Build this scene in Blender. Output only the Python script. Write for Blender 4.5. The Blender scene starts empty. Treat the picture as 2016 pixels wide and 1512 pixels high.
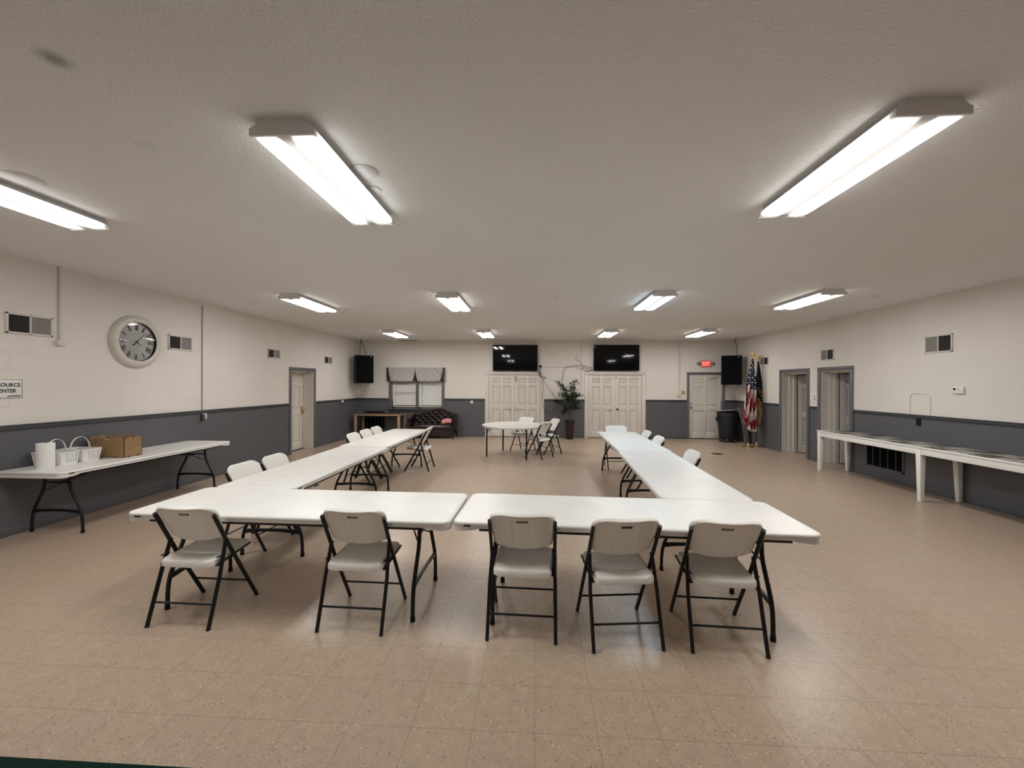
import bpy, bmesh, math, random
from mathutils import Vector, Matrix
random.seed(7)
R = math.radians
PI = math.pi
scene = bpy.context.scene
C = scene.collection

# ------------------------------------------------------------------ camera, world, exposure
W_PX, F_PX = 2016.0, 797.4
yaw, pit, rol, cam_h = -0.0551, 0.0003, 0.0041, 1.697
cy, sy = math.cos(yaw), math.sin(yaw)
fwd0, right0, up0 = Vector((sy, cy, 0)), Vector((cy, -sy, 0)), Vector((0, 0, 1))
fwd = math.cos(pit)*fwd0 + math.sin(pit)*up0
upv = -math.sin(pit)*fwd0 + math.cos(pit)*up0
rgt = math.cos(rol)*right0 + math.sin(rol)*upv
up2 = -math.sin(rol)*right0 + math.cos(rol)*upv
cam_data = bpy.data.cameras.new('camera')
cam_data.sensor_fit = 'HORIZONTAL'
cam_data.sensor_width = 36.0
cam_data.lens = F_PX/W_PX*36.0
cam_data.clip_start = 0.05
cam_data.clip_end = 100
cam = bpy.data.objects.new('camera', cam_data)
C.objects.link(cam)
cam.matrix_world = Matrix(((rgt.x, up2.x, -fwd.x, 0), (rgt.y, up2.y, -fwd.y, 0), (rgt.z, up2.z, -fwd.z, cam_h), (0, 0, 0, 1)))
scene.camera = cam

world = bpy.data.worlds.new('night')
world.use_nodes = True
world.node_tree.nodes['Background'].inputs[0].default_value = (0.01, 0.012, 0.02, 1)
world.node_tree.nodes['Background'].inputs[1].default_value = 0.2
scene.world = world
scene.view_settings.view_transform = 'Standard'
scene.view_settings.look = 'None'
scene.view_settings.exposure = 0.0
scene.view_settings.gamma = 1.0
LENS_POWER = 32.5          # radiance of the lit diffusers

# ------------------------------------------------------------------ room numbers (metres)
XL, XR, YB, HC, YF = -5.775, 6.28, 12.995, 3.10, -2.6
RAIL = 1.222

# ------------------------------------------------------------------ materials
def srgb(r, g, b):
    f = lambda c: (c/255/12.92) if c/255 <= 0.04045 else ((c/255+0.055)/1.055)**2.4
    return (f(r), f(g), f(b), 1)

def mat(name, col, rough=0.5, metal=0.0, bump=None, spec=0.5, var=0.0, var_scale=6.0, coat=0.0):
    m = bpy.data.materials.new(name); m.use_nodes = True
    nt = m.node_tree; b = nt.nodes['Principled BSDF']
    b.inputs['Base Color'].default_value = col if len(col) == 4 else (*col, 1)
    b.inputs['Roughness'].default_value = rough
    b.inputs['Metallic'].default_value = metal
    b.inputs['Specular IOR Level'].default_value = spec
    b.inputs['Coat Weight'].default_value = coat
    if var or bump:
        tc = nt.nodes.new('ShaderNodeTexCoord')
    if var:
        n = nt.nodes.new('ShaderNodeTexNoise'); n.inputs['Scale'].default_value = var_scale; n.inputs['Detail'].default_value = 5
        nt.links.new(tc.outputs['Object'], n.inputs['Vector'])
        r = nt.nodes.new('ShaderNodeValToRGB')
        c = Vector(b.inputs['Base Color'].default_value[:3])
        r.color_ramp.elements[0].position = 0.35; r.color_ramp.elements[1].position = 0.65
        r.color_ramp.elements[0].color = (*(c*(1-var)), 1); r.color_ramp.elements[1].color = (*(c*(1+var*0.5)), 1)
        nt.links.new(n.outputs['Fac'], r.inputs['Fac']); nt.links.new(r.outputs['Color'], b.inputs['Base Color'])
    if bump:
        sc, st, dist = bump
        n2 = nt.nodes.new('ShaderNodeTexNoise'); n2.inputs['Scale'].default_value = sc; n2.inputs['Detail'].default_value = 3
        nt.links.new(tc.outputs['Object'], n2.inputs['Vector'])
        bp = nt.nodes.new('ShaderNodeBump'); bp.inputs['Strength'].default_value = st; bp.inputs['Distance'].default_value = dist
        nt.links.new(n2.outputs['Fac'], bp.inputs['Height']); nt.links.new(bp.outputs['Normal'], b.inputs['Normal'])
    return m

WHITE_P = (0.70, 0.655, 0.60)
GREY_P = (0.105, 0.105, 0.115)

def wall_material():
    m = bpy.data.materials.new('painted_block_wall'); m.use_nodes = True
    nt = m.node_tree; N = nt.nodes; L = nt.links; b = N['Principled BSDF']
    geo = N.new('ShaderNodeNewGeometry'); sep = N.new('ShaderNodeSeparateXYZ'); L.new(geo.outputs['Position'], sep.inputs[0])
    gt = N.new('ShaderNodeMath'); gt.operation = 'GREATER_THAN'; gt.inputs[1].default_value = RAIL-0.03
    L.new(sep.outputs['Z'], gt.inputs[0])
    nz = N.new('ShaderNodeTexNoise'); nz.inputs['Scale'].default_value = 1.3; nz.inputs['Detail'].default_value = 4
    L.new(geo.outputs['Position'], nz.inputs['Vector'])
    rw = N.new('ShaderNodeValToRGB'); rw.color_ramp.elements[0].color = (0.725, 0.69, 0.64, 1); rw.color_ramp.elements[1].color = (0.775, 0.74, 0.69, 1)
    rw.color_ramp.elements[0].position = .3; rw.color_ramp.elements[1].position = .7
    rg = N.new('ShaderNodeValToRGB'); rg.color_ramp.elements[0].color = (0.098, 0.098, 0.108, 1); rg.color_ramp.elements[1].color = (0.112, 0.112, 0.122, 1)
    L.new(nz.outputs['Fac'], rw.inputs['Fac']); L.new(nz.outputs['Fac'], rg.inputs['Fac'])
    mx = N.new('ShaderNodeMix'); mx.data_type = 'RGBA'
    L.new(gt.outputs[0], mx.inputs['Factor']); L.new(rg.outputs['Color'], mx.inputs['A']); L.new(rw.outputs['Color'], mx.inputs['B'])
    L.new(mx.outputs['Result'], b.inputs['Base Color'])
    rmx = N.new('ShaderNodeMix'); rmx.data_type = 'FLOAT'; rmx.inputs[2].default_value = 0.42; rmx.inputs[3].default_value = 0.6
    L.new(gt.outputs[0], rmx.inputs[0]); L.new(rmx.outputs[0], b.inputs['Roughness'])
    # block courses: coordinate along wall = x + y, height = z
    add = N.new('ShaderNodeMath'); add.operation = 'ADD'; L.new(sep.outputs['X'], add.inputs[0]); L.new(sep.outputs['Y'], add.inputs[1])
    cmb = N.new('ShaderNodeCombineXYZ'); L.new(add.outputs[0], cmb.inputs[0]); L.new(sep.outputs['Z'], cmb.inputs[1])
    br = N.new('ShaderNodeTexBrick'); br.inputs['Scale'].default_value = 1.0
    br.inputs['Brick Width'].default_value = 0.406; br.inputs['Row Height'].default_value = 0.203
    br.inputs['Mortar Size'].default_value = 0.006; br.inputs['Mortar Smooth'].default_value = 0.6
    br.inputs['Color1'].default_value = (1, 1, 1, 1); br.inputs['Color2'].default_value = (1, 1, 1, 1); br.inputs['Mortar'].default_value = (0, 0, 0, 1)
    L.new(cmb.outputs[0], br.inputs['Vector'])
    # the joints are largely filled with paint: a patchy mask
    n3 = N.new('ShaderNodeTexNoise'); n3.inputs['Scale'].default_value = 0.9; n3.inputs['Detail'].default_value = 2
    L.new(geo.outputs['Position'], n3.inputs['Vector'])
    rm = N.new('ShaderNodeValToRGB'); rm.color_ramp.elements[0].position = 0.48; rm.color_ramp.elements[1].position = 0.66
    L.new(n3.outputs['Fac'], rm.inputs['Fac'])
    inv = N.new('ShaderNodeMath'); inv.operation = 'SUBTRACT'; inv.inputs[0].default_value = 1.0; L.new(br.outputs['Color'], inv.inputs[1])
    ml = N.new('ShaderNodeMath'); ml.operation = 'MULTIPLY'; L.new(inv.outputs[0], ml.inputs[0]); L.new(rm.outputs['Color'], ml.inputs[1])
    ml2 = N.new('ShaderNodeMath'); ml2.operation = 'MULTIPLY'; L.new(ml.outputs[0], ml2.inputs[0]); L.new(gt.outputs[0], ml2.inputs[1])
    neg = N.new('ShaderNodeMath'); neg.operation = 'MULTIPLY'; neg.inputs[1].default_value = -1.0; L.new(ml2.outputs[0], neg.inputs[0])
    nf = N.new('ShaderNodeTexNoise'); nf.inputs['Scale'].default_value = 45; nf.inputs['Detail'].default_value = 4
    L.new(geo.outputs['Position'], nf.inputs['Vector'])
    mn = N.new('ShaderNodeMath'); mn.operation = 'MULTIPLY'; mn.inputs[1].default_value = 0.5; L.new(nf.outputs['Fac'], mn.inputs[0])
    ad = N.new('ShaderNodeMath'); ad.operation = 'ADD'; L.new(neg.outputs[0], ad.inputs[0]); L.new(mn.outputs[0], ad.inputs[1])
    bp = N.new('ShaderNodeBump'); bp.inputs['Strength'].default_value = 0.7; bp.inputs['Distance'].default_value = 0.006
    L.new(ad.outputs[0], bp.inputs['Height']); L.new(bp.outputs['Normal'], b.inputs['Normal'])
    return m

def ceiling_material():
    m = bpy.data.materials.new('orange_peel_ceiling'); m.use_nodes = True
    nt = m.node_tree; N = nt.nodes; L = nt.links; b = N['Principled BSDF']
    b.inputs['Roughness'].default_value = 0.75; b.inputs['Specular IOR Level'].default_value = 0.25
    geo = N.new('ShaderNodeNewGeometry')
    nz = N.new('ShaderNodeTexNoise'); nz.inputs['Scale'].default_value = 0.8; nz.inputs['Detail'].default_value = 3
    L.new(geo.outputs['Position'], nz.inputs['Vector'])
    cr = N.new('ShaderNodeValToRGB'); cr.color_ramp.elements[0].position = .3; cr.color_ramp.elements[1].position = .7
    cr.color_ramp.elements[0].color = (0.845, 0.845, 0.835, 1); cr.color_ramp.elements[1].color = (0.875, 0.875, 0.865, 1)
    L.new(nz.outputs['Fac'], cr.inputs['Fac'])
    # two soft stains
    col = cr.outputs['Color']
    for (sx, sy_, rad, k) in ((-2.085, 1.645, 0.085, 0.42), (-2.30, 2.27, 0.085, 0.90)):
        sb = N.new('ShaderNodeVectorMath'); sb.operation = 'DISTANCE'; sb.inputs[1].default_value = (sx, sy_, HC)
        L.new(geo.outputs['Position'], sb.inputs[0])
        mr = N.new('ShaderNodeMapRange'); mr.interpolation_type = 'SMOOTHSTEP'
        mr.inputs['From Min'].default_value = 0.0; mr.inputs['From Max'].default_value = rad
        mr.inputs['To Min'].default_value = k; mr.inputs['To Max'].default_value = 1.0
        L.new(sb.outputs['Value'], mr.inputs['Value'])
        vm = N.new('ShaderNodeVectorMath'); vm.operation = 'SCALE'; L.new(col, vm.inputs[0]); L.new(mr.outputs[0], vm.inputs['Scale'])
        col = vm.outputs[0]
    L.new(col, b.inputs['Base Color'])
    n1 = N.new('ShaderNodeTexNoise'); n1.inputs['Scale'].default_value = 72; n1.inputs['Detail'].default_value = 3; n1.inputs['Roughness'].default_value = 0.55
    L.new(geo.outputs['Position'], n1.inputs['Vector'])
    rr = N.new('ShaderNodeValToRGB'); rr.color_ramp.elements[0].position = .42; rr.color_ramp.elements[1].position = .62
    L.new(n1.outputs['Fac'], rr.inputs['Fac'])
    bp = N.new('ShaderNodeBump'); bp.inputs['Strength'].default_value = 0.75; bp.inputs['Distance'].default_value = 0.0030
    L.new(rr.outputs['Color'], bp.inputs['Height']); L.new(bp.outputs['Normal'], b.inputs['Normal'])
    return m

def floor_material():
    m = bpy.data.materials.new('vinyl_tile_floor'); m.use_nodes = True
    nt = m.node_tree; N = nt.nodes; L = nt.links; b = N['Principled BSDF']
    geo = N.new('ShaderNodeNewGeometry')
    mp = N.new('ShaderNodeMapping'); mp.inputs['Location'].default_value = (-0.0083, -1.9725, 0)
    L.new(geo.outputs['Position'], mp.inputs['Vector'])
    br = N.new('ShaderNodeTexBrick'); br.offset = 0.0; br.offset_frequency = 1
    br.inputs['Scale'].default_value = 1.0; br.inputs['Brick Width'].default_value = 0.3048; br.inputs['Row Height'].default_value = 0.3048
    br.inputs['Mortar Size'].default_value = 0.0011; br.inputs['Mortar Smooth'].default_value = 0.2; br.inputs['Bias'].default_value = 0.0
    br.inputs['Color1'].default_value = (0.405, 0.320, 0.232, 1); br.inputs['Color2'].default_value = (0.412, 0.307, 0.236, 1)
    br.inputs['Mortar'].default_value = (0.17, 0.12, 0.09, 1)
    L.new(mp.outputs[0], br.inputs['Vector'])
    base = br.outputs['Color']
    # slow mottling
    nz = N.new('ShaderNodeTexNoise'); nz.inputs['Scale'].default_value = 14; nz.inputs['Detail'].default_value = 6
    L.new(geo.outputs['Position'], nz.inputs['Vector'])
    mr = N.new('ShaderNodeMapRange'); mr.inputs['From Min'].default_value = .3; mr.inputs['From Max'].default_value = .7
    mr.inputs['To Min'].default_value = .93; mr.inputs['To Max'].default_value = 1.07
    L.new(nz.outputs['Fac'], mr.inputs['Value'])
    sc = N.new('ShaderNodeVectorMath'); sc.operation = 'SCALE'; L.new(base, sc.inputs[0]); L.new(mr.outputs[0], sc.inputs['Scale'])
    col = sc.outputs[0]
    # chips: pale, dark, brown
    def chips(scale, thresh, keep, colour, col, seed):
        mpp = N.new('ShaderNodeMapping'); mpp.inputs['Location'].default_value = (seed, seed*1.7, 0); mpp.inputs['Scale'].default_value = (1, 1, 0)
        L.new(geo.outputs['Position'], mpp.inputs['Vector'])
        wn = N.new('ShaderNodeTexNoise'); wn.inputs['Scale'].default_value = 60; L.new(mpp.outputs[0], wn.inputs['Vector'])
        wa = N.new('ShaderNodeMixRGB'); wa.blend_type = 'ADD'; wa.inputs['Fac'].default_value = 0.012
        L.new(mpp.outputs[0], wa.inputs[1]); L.new(wn.outputs['Color'], wa.inputs[2])
        v = N.new('ShaderNodeTexVoronoi'); v.inputs['Scale'].default_value = scale; L.new(wa.outputs[0], v.inputs['Vector'])
        lt = N.new('ShaderNodeMath'); lt.operation = 'LESS_THAN'; lt.inputs[1].default_value = thresh; L.new(v.outputs['Distance'], lt.inputs[0])
        sp = N.new('ShaderNodeSeparateColor'); L.new(v.outputs['Color'], sp.inputs[0])
        k = N.new('ShaderNodeMath'); k.operation = 'LESS_THAN'; k.inputs[1].default_value = keep; L.new(sp.outputs[0], k.inputs[0])
        mm = N.new('ShaderNodeMath'); mm.operation = 'MULTIPLY'; L.new(lt.outputs[0], mm.inputs[0]); L.new(k.outputs[0], mm.inputs[1])
        mx = N.new('ShaderNodeMix'); mx.data_type = 'RGBA'; mx.inputs['B'].default_value = (*colour, 1)
        L.new(mm.outputs[0], mx.inputs['Factor']); L.new(col, mx.inputs['A'])
        return mx.outputs['Result']
    col = chips(95, 0.30, 0.35, (0.50, 0.40, 0.30), col, 3.1)
    col = chips(110, 0.30, 0.30, (0.31, 0.225, 0.16), col, 9.7)
    col = chips(75, 0.26, 0.085, (0.68, 0.58, 0.46), col, 17.3)
    col = chips(85, 0.26, 0.10, (0.10, 0.07, 0.05), col, 29.9)
    L.new(col, b.inputs['Base Color'])
    nr = N.new('ShaderNodeTexNoise'); nr.inputs['Scale'].default_value = 3.0; nr.inputs['Detail'].default_value = 5
    L.new(geo.outputs['Position'], nr.inputs['Vector'])
    m2 = N.new('ShaderNodeMapRange'); m2.inputs['To Min'].default_value = 0.24; m2.inputs['To Max'].default_value = 0.42
    L.new(nr.outputs['Fac'], m2.inputs['Value']); L.new(m2.outputs[0], b.inputs['Roughness'])
    b.inputs['Specular IOR Level'].default_value = 0.5
    nb = N.new('ShaderNodeTexNoise'); nb.inputs['Scale'].default_value = 9; nb.inputs['Detail'].default_value = 4
    L.new(geo.outputs['Position'], nb.inputs['Vector'])
    ma = N.new('ShaderNodeMath'); ma.operation = 'MULTIPLY'; ma.inputs[1].default_value = -0.25; L.new(br.outputs['Fac'], ma.inputs[0])
    mb = N.new('ShaderNodeMath'); mb.operation = 'ADD'; L.new(ma.outputs[0], mb.inputs[0]); L.new(nb.outputs['Fac'], mb.inputs[1])
    bp = N.new('ShaderNodeBump'); bp.inputs['Strength'].default_value = 0.16; bp.inputs['Distance'].default_value = 0.003
    L.new(mb.outputs[0], bp.inputs['Height']); L.new(bp.outputs['Normal'], b.inputs['Normal'])
    return m

def emit(name, col, strength):
    m = bpy.data.materials.new(name); m.use_nodes = True
    b = m.node_tree.nodes['Principled BSDF']
    b.inputs['Base Color'].default_value = (0.3, 0.03, 0.03, 1)
    b.inputs['Emission Color'].default_value = (*col, 1); b.inputs['Emission Strength'].default_value = strength
    return m

def lens_material(name, col):
    """prismatic diffuser with two tubes behind it: brighter over each tube, a dimmer seam between"""
    m = bpy.data.materials.new(name); m.use_nodes = True
    nt = m.node_tree; N = nt.nodes; L = nt.links; b = N['Principled BSDF']
    b.inputs['Base Color'].default_value = (0.75, 0.75, 0.75, 1); b.inputs['Roughness'].default_value = 0.35
    tc = N.new('ShaderNodeTexCoord'); sp = N.new('ShaderNodeSeparateXYZ'); L.new(tc.outputs['Object'], sp.inputs[0])
    ab = N.new('ShaderNodeMath'); ab.operation = 'ABSOLUTE'; L.new(sp.outputs['X'], ab.inputs[0])
    r = N.new('ShaderNodeValToRGB'); r.color_ramp.interpolation = 'EASE'
    e = r.color_ramp.elements
    e[0].position = 0.0; e[0].color = (0.0150,)*3 + (1,)
    e[1].position = 0.095; e[1].color = (0.0160,)*3 + (1,)
    for p, v in ((0.16, 0.05), (0.30, 1.2), (0.60, 1.5), (0.80, 1.25), (0.90, 0.5), (0.935, 0.20), (0.97, 0.20)):
        q = e.new(p); q.color = (v/1.5,)*3 + (1,)
    sc = N.new('ShaderNodeMath'); sc.operation = 'DIVIDE'; sc.inputs[1].default_value = 0.18; L.new(ab.outputs[0], sc.inputs[0])
    L.new(sc.outputs[0], r.inputs['Fac'])
    # tube sockets: dimmer at the two ends
    ay = N.new('ShaderNodeMath'); ay.operation = 'ABSOLUTE'; L.new(sp.outputs['Y'], ay.inputs[0])
    me_ = N.new('ShaderNodeMapRange'); me_.interpolation_type = 'SMOOTHERSTEP'; me_.inputs['From Min'].default_value = 0.47; me_.inputs['From Max'].default_value = 0.60
    me_.inputs['To Min'].default_value = 1.0; me_.inputs['To Max'].default_value = 0.012; L.new(ay.outputs[0], me_.inputs['Value'])
    wv = N.new('ShaderNodeMath'); wv.operation = 'MULTIPLY'; L.new(r.outputs['Color'], wv.inputs[0]); L.new(me_.outputs[0], wv.inputs[1])
    ms = N.new('ShaderNodeMath'); ms.operation = 'MULTIPLY'; ms.inputs[1].default_value = 1.5*LENS_POWER; L.new(wv.outputs[0], ms.inputs[0])
    b.inputs['Emission Color'].default_value = (*col, 1); L.new(ms.outputs[0], b.inputs['Emission Strength'])
    return m

M = {}
M['wall'] = wall_material(); M['ceil'] = ceiling_material(); M['floor'] = floor_material()
M['white_paint'] = mat('white_gloss_paint', (0.66, 0.62, 0.565), 0.38, var=0.03, var_scale=3)
M['white_trim'] = mat('white_trim_paint', (0.68, 0.64, 0.585), 0.4)
M['table_paint'] = mat('white_table_paint', (0.86, 0.84, 0.81), 0.4)
M['shade_door'] = mat('shaded_white_door_paint', (0.50, 0.49, 0.47), 0.45)  # white door paint darkened, the open leaf's shade put into its colour
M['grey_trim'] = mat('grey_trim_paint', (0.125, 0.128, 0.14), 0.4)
M['rail'] = mat('dark_rail_grey', (0.05, 0.052, 0.062), 0.4)  # darker grey than the wall below the rail
M['base'] = mat('grey_baseboard', (0.095, 0.096, 0.108), 0.4)
M['plastic'] = mat('white_blow_moulded_plastic', (0.80, 0.78, 0.735), 0.42, bump=(350, 0.10, 0.001))
M['tabletop'] = mat('speckled_white_tabletop', (0.745, 0.74, 0.72), 0.36, var=0.035, var_scale=5, bump=(260, 0.10, 0.001))
M['black_metal'] = mat('black_powder_coat', (0.007, 0.007, 0.009), 0.40, spec=0.35)
M['black'] = mat('black_plastic', (0.005, 0.005, 0.007), 0.5, spec=0.25)
M['logo_black'] = mat('black_logo_inset', (0.015, 0.015, 0.015), 0.5)
M['logo_white'] = mat('pale_lettering', (0.62, 0.60, 0.56), 0.5)
M['fixture'] = mat('white_enamel_housing', (0.74, 0.73, 0.74), 0.5)
M['metal'] = mat('satin_nickel', (0.55, 0.53, 0.49), 0.28, 1.0)
M['brass'] = mat('brass', (0.62, 0.42, 0.13), 0.28, 1.0)
M['gold'] = mat('polished_gold', (0.85, 0.66, 0.34), 0.34, 1.0)
M['ink'] = mat('black_ink', (0.012, 0.012, 0.014), 0.5)
M['sign_white'] = mat('white_sign_board', (0.78, 0.78, 0.76), 0.4)
M['cable'] = mat('dark_cable', (0.03, 0.027, 0.025), 0.5)
M['brown_cable'] = mat('brown_cable', (0.14, 0.10, 0.085), 0.5)
M['screen'] = mat('glossy_black_screen', (0.002, 0.002, 0.004), 0.045, spec=0.28)
M['card'] = mat('brown_cardboard', (0.30, 0.185, 0.085), 0.8, var=0.06, var_scale=12)
M['paper'] = mat('white_paper', (0.82, 0.81, 0.79), 0.85, bump=(120, 0.2, 0.001))
M['basket'] = mat('white_basket_plastic', (0.80, 0.79, 0.78), 0.4)
M['oak'] = mat('light_oak', (0.40, 0.275, 0.185), 0.45, var=0.15, var_scale=9)
M['darkwood'] = mat('dark_red_tabletop', (0.075, 0.030, 0.025), 0.32, var=0.15, var_scale=4)
M['leather'] = mat('oxblood_leather', (0.014, 0.006, 0.008), 0.26, spec=0.4)
M['mahogany'] = mat('dark_mahogany', (0.022, 0.010, 0.009), 0.3)
M['pink'] = mat('pink_cloth', (0.72, 0.30, 0.26), 0.85, var=0.2, var_scale=18)
M['can'] = mat('charcoal_bin_plastic', (0.016, 0.017, 0.022), 0.45, spec=0.35)
M['lid'] = mat('pale_grey_lid', (0.30, 0.285, 0.265), 0.5)
M['board'] = mat('grey_board', (0.17, 0.165, 0.155), 0.5, var=0.08, var_scale=3)
M['board_dark'] = mat('dark_grey_board', (0.065, 0.066, 0.068), 0.5)
M['pot'] = mat('maroon_planter', (0.024, 0.006, 0.007), 0.3)
M['leaf'] = mat('green_leaf', (0.010, 0.028, 0.009), 0.42, var=0.35, var_scale=8)
M['bark'] = mat('brown_bark', (0.06, 0.035, 0.022), 0.8)
M['soil'] = mat('dark_soil', (0.02, 0.014, 0.01), 0.95)
M['green_top'] = mat('dark_green_tabletop', (0.0015, 0.018, 0.012), 0.85, spec=0.08)
M['vent_dark'] = mat('dark_open_duct', (0.004, 0.004, 0.005), 0.9, spec=0.1)
M['vent_grey'] = mat('grey_louvre', (0.36, 0.34, 0.325), 0.6)
M['cream'] = mat('cream_clock_frame', (0.62, 0.585, 0.535), 0.4, var=0.05, var_scale=10)
M['dial'] = mat('pale_dial', (0.60, 0.58, 0.56), 0.5)
M['red_glow'] = emit('pale_red_lit_letters', (1.0, 0.42, 0.36), 0.9)
M['exit_face'] = emit('red_lit_face', (1.0, 0.07, 0.06), 0.55)
M['exit_body'] = mat('grey_sign_housing', (0.36, 0.34, 0.31), 0.5)
M['lamp_glass'] = mat('lamp_head_glass', (0.16, 0.16, 0.16), 0.15)
M['yellow'] = mat('mustard_plastic', (0.45, 0.30, 0.06), 0.5)
M['blind'] = mat('white_blind_slat', (0.86, 0.85, 0.83), 0.5)
M['drain'] = mat('dark_drain_cover', (0.05, 0.038, 0.03), 0.45, 0.6)

def glass_cover():
    m = bpy.data.materials.new('clear_glass_cover'); m.use_nodes = True
    nt = m.node_tree; N = nt.nodes; L = nt.links
    for n in list(N): N.remove(n)
    o = N.new('ShaderNodeOutputMaterial'); t = N.new('ShaderNodeBsdfTransparent'); g = N.new('ShaderNodeBsdfGlossy'); g.inputs['Roughness'].default_value = 0.02
    f = N.new('ShaderNodeFresnel'); f.inputs['IOR'].default_value = 1.5
    x = N.new('ShaderNodeMixShader'); L.new(f.outputs[0], x.inputs[0]); L.new(t.outputs[0], x.inputs[1]); L.new(g.outputs[0], x.inputs[2]); L.new(x.outputs[0], o.inputs[0])
    return m
M['glass'] = glass_cover()

def vertex_colour_material(name, rough):
    m = bpy.data.materials.new(name); m.use_nodes = True
    nt = m.node_tree; b = nt.nodes['Principled BSDF']; a = nt.nodes.new('ShaderNodeVertexColor'); a.layer_name = 'dye'
    nt.links.new(a.outputs['Color'], b.inputs['Base Color']); b.inputs['Roughness'].default_value = rough
    return m
M['flag_cloth'] = vertex_colour_material('dyed_flag_cloth', 0.7)

def valance_material():
    m = mat('patterned_valance_cloth', (0.42, 0.405, 0.39), 0.85)
    nt = m.node_tree; N = nt.nodes; L = nt.links; b = N['Principled BSDF']
    tc = N.new('ShaderNodeTexCoord'); mp = N.new('ShaderNodeMapping'); mp.inputs['Rotation'].default_value = (0, R(45), 0)
    mp.inputs['Scale'].default_value = (1, 1, 1)
    L.new(tc.outputs['Object'], mp.inputs['Vector'])
    v = N.new('ShaderNodeTexVoronoi'); v.inputs['Scale'].default_value = 7.5; v.inputs['Randomness'].default_value = 0.15
    L.new(mp.outputs[0], v.inputs['Vector'])
    r = N.new('ShaderNodeValToRGB'); e = r.color_ramp.elements
    e[0].position = 0.25; e[0].color = (0.33, 0.31, 0.32, 1); e[1].position = 0.5; e[1].color = (0.47, 0.455, 0.43, 1)
    q = e.new(0.75); q.color = (0.36, 0.35, 0.34, 1)
    L.new(v.outputs['Distance'], r.inputs['Fac']); L.new(r.outputs['Color'], b.inputs['Base Color'])
    return m
M['lining'] = mat('dark_pleat_lining', (0.022, 0.017, 0.017), 0.9)
M['valance'] = valance_material()

def vinyl_top_material():
    m = mat('marbled_checker_vinyl', (0.4, 0.4, 0.4), 0.45, spec=0.3)
    nt = m.node_tree; N = nt.nodes; L = nt.links; b = N['Principled BSDF']
    geo = N.new('ShaderNodeNewGeometry')
    mp = N.new('ShaderNodeMapping'); mp.inputs['Location'].default_value = (-5.67, -8.44, 0.1)
    L.new(geo.outputs['Position'], mp.inputs['Vector'])
    ck = N.new('ShaderNodeTexChecker'); ck.inputs['Scale'].default_value = 1/0.3048
    ck.inputs['Color1'].default_value = (1, 1, 1, 1); ck.inputs['Color2'].default_value = (0, 0, 0, 1)
    L.new(mp.outputs[0], ck.inputs['Vector'])
    def marble(rot, c0, c1, lo, hi):
        m2 = N.new('ShaderNodeMapping'); m2.inputs['Rotation'].default_value = (0, 0, R(rot)); m2.inputs['Scale'].default_value = (34, 8, 1)
        L.new(geo.outputs['Position'], m2.inputs['Vector'])
        n = N.new('ShaderNodeTexNoise'); n.inputs['Scale'].default_value = 1.0; n.inputs['Detail'].default_value = 5; n.inputs['Distortion'].default_value = 1.2
        L.new(m2.outputs[0], n.inputs['Vector'])
        r = N.new('ShaderNodeValToRGB'); r.color_ramp.elements[0].position = lo; r.color_ramp.elements[1].position = hi
        r.color_ramp.elements[0].color = c0; r.color_ramp.elements[1].color = c1
        L.new(n.outputs['Fac'], r.inputs['Fac']); return r.outputs['Color']
    a = marble(90, (0.012, 0.020, 0.014, 1), (0.40, 0.39, 0.35, 1), .46, .64)
    c = marble(0, (0.16, 0.15, 0.13, 1), (0.50, 0.47, 0.43, 1), .36, .54)
    mx = N.new('ShaderNodeMix'); mx.data_type = 'RGBA'; L.new(ck.outputs['Color'], mx.inputs['Factor']); L.new(a, mx.inputs['A']); L.new(c, mx.inputs['B'])
    L.new(mx.outputs['Result'], b.inputs['Base Color'])
    return m
M['vinyl'] = vinyl_top_material()

# ------------------------------------------------------------------ mesh builder
def frame_from(d, ref=None):
    d = d.normalized()
    a = ref if ref is not None else (Vector((0, 0, 1)) if abs(d.z) < 0.9 else Vector((1, 0, 0)))
    x = a.cross(d)
    if x.length < 1e-6: x = Vector((1, 0, 0)).cross(d)
    x.normalize(); return x, d.cross(x).normalized()

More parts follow.
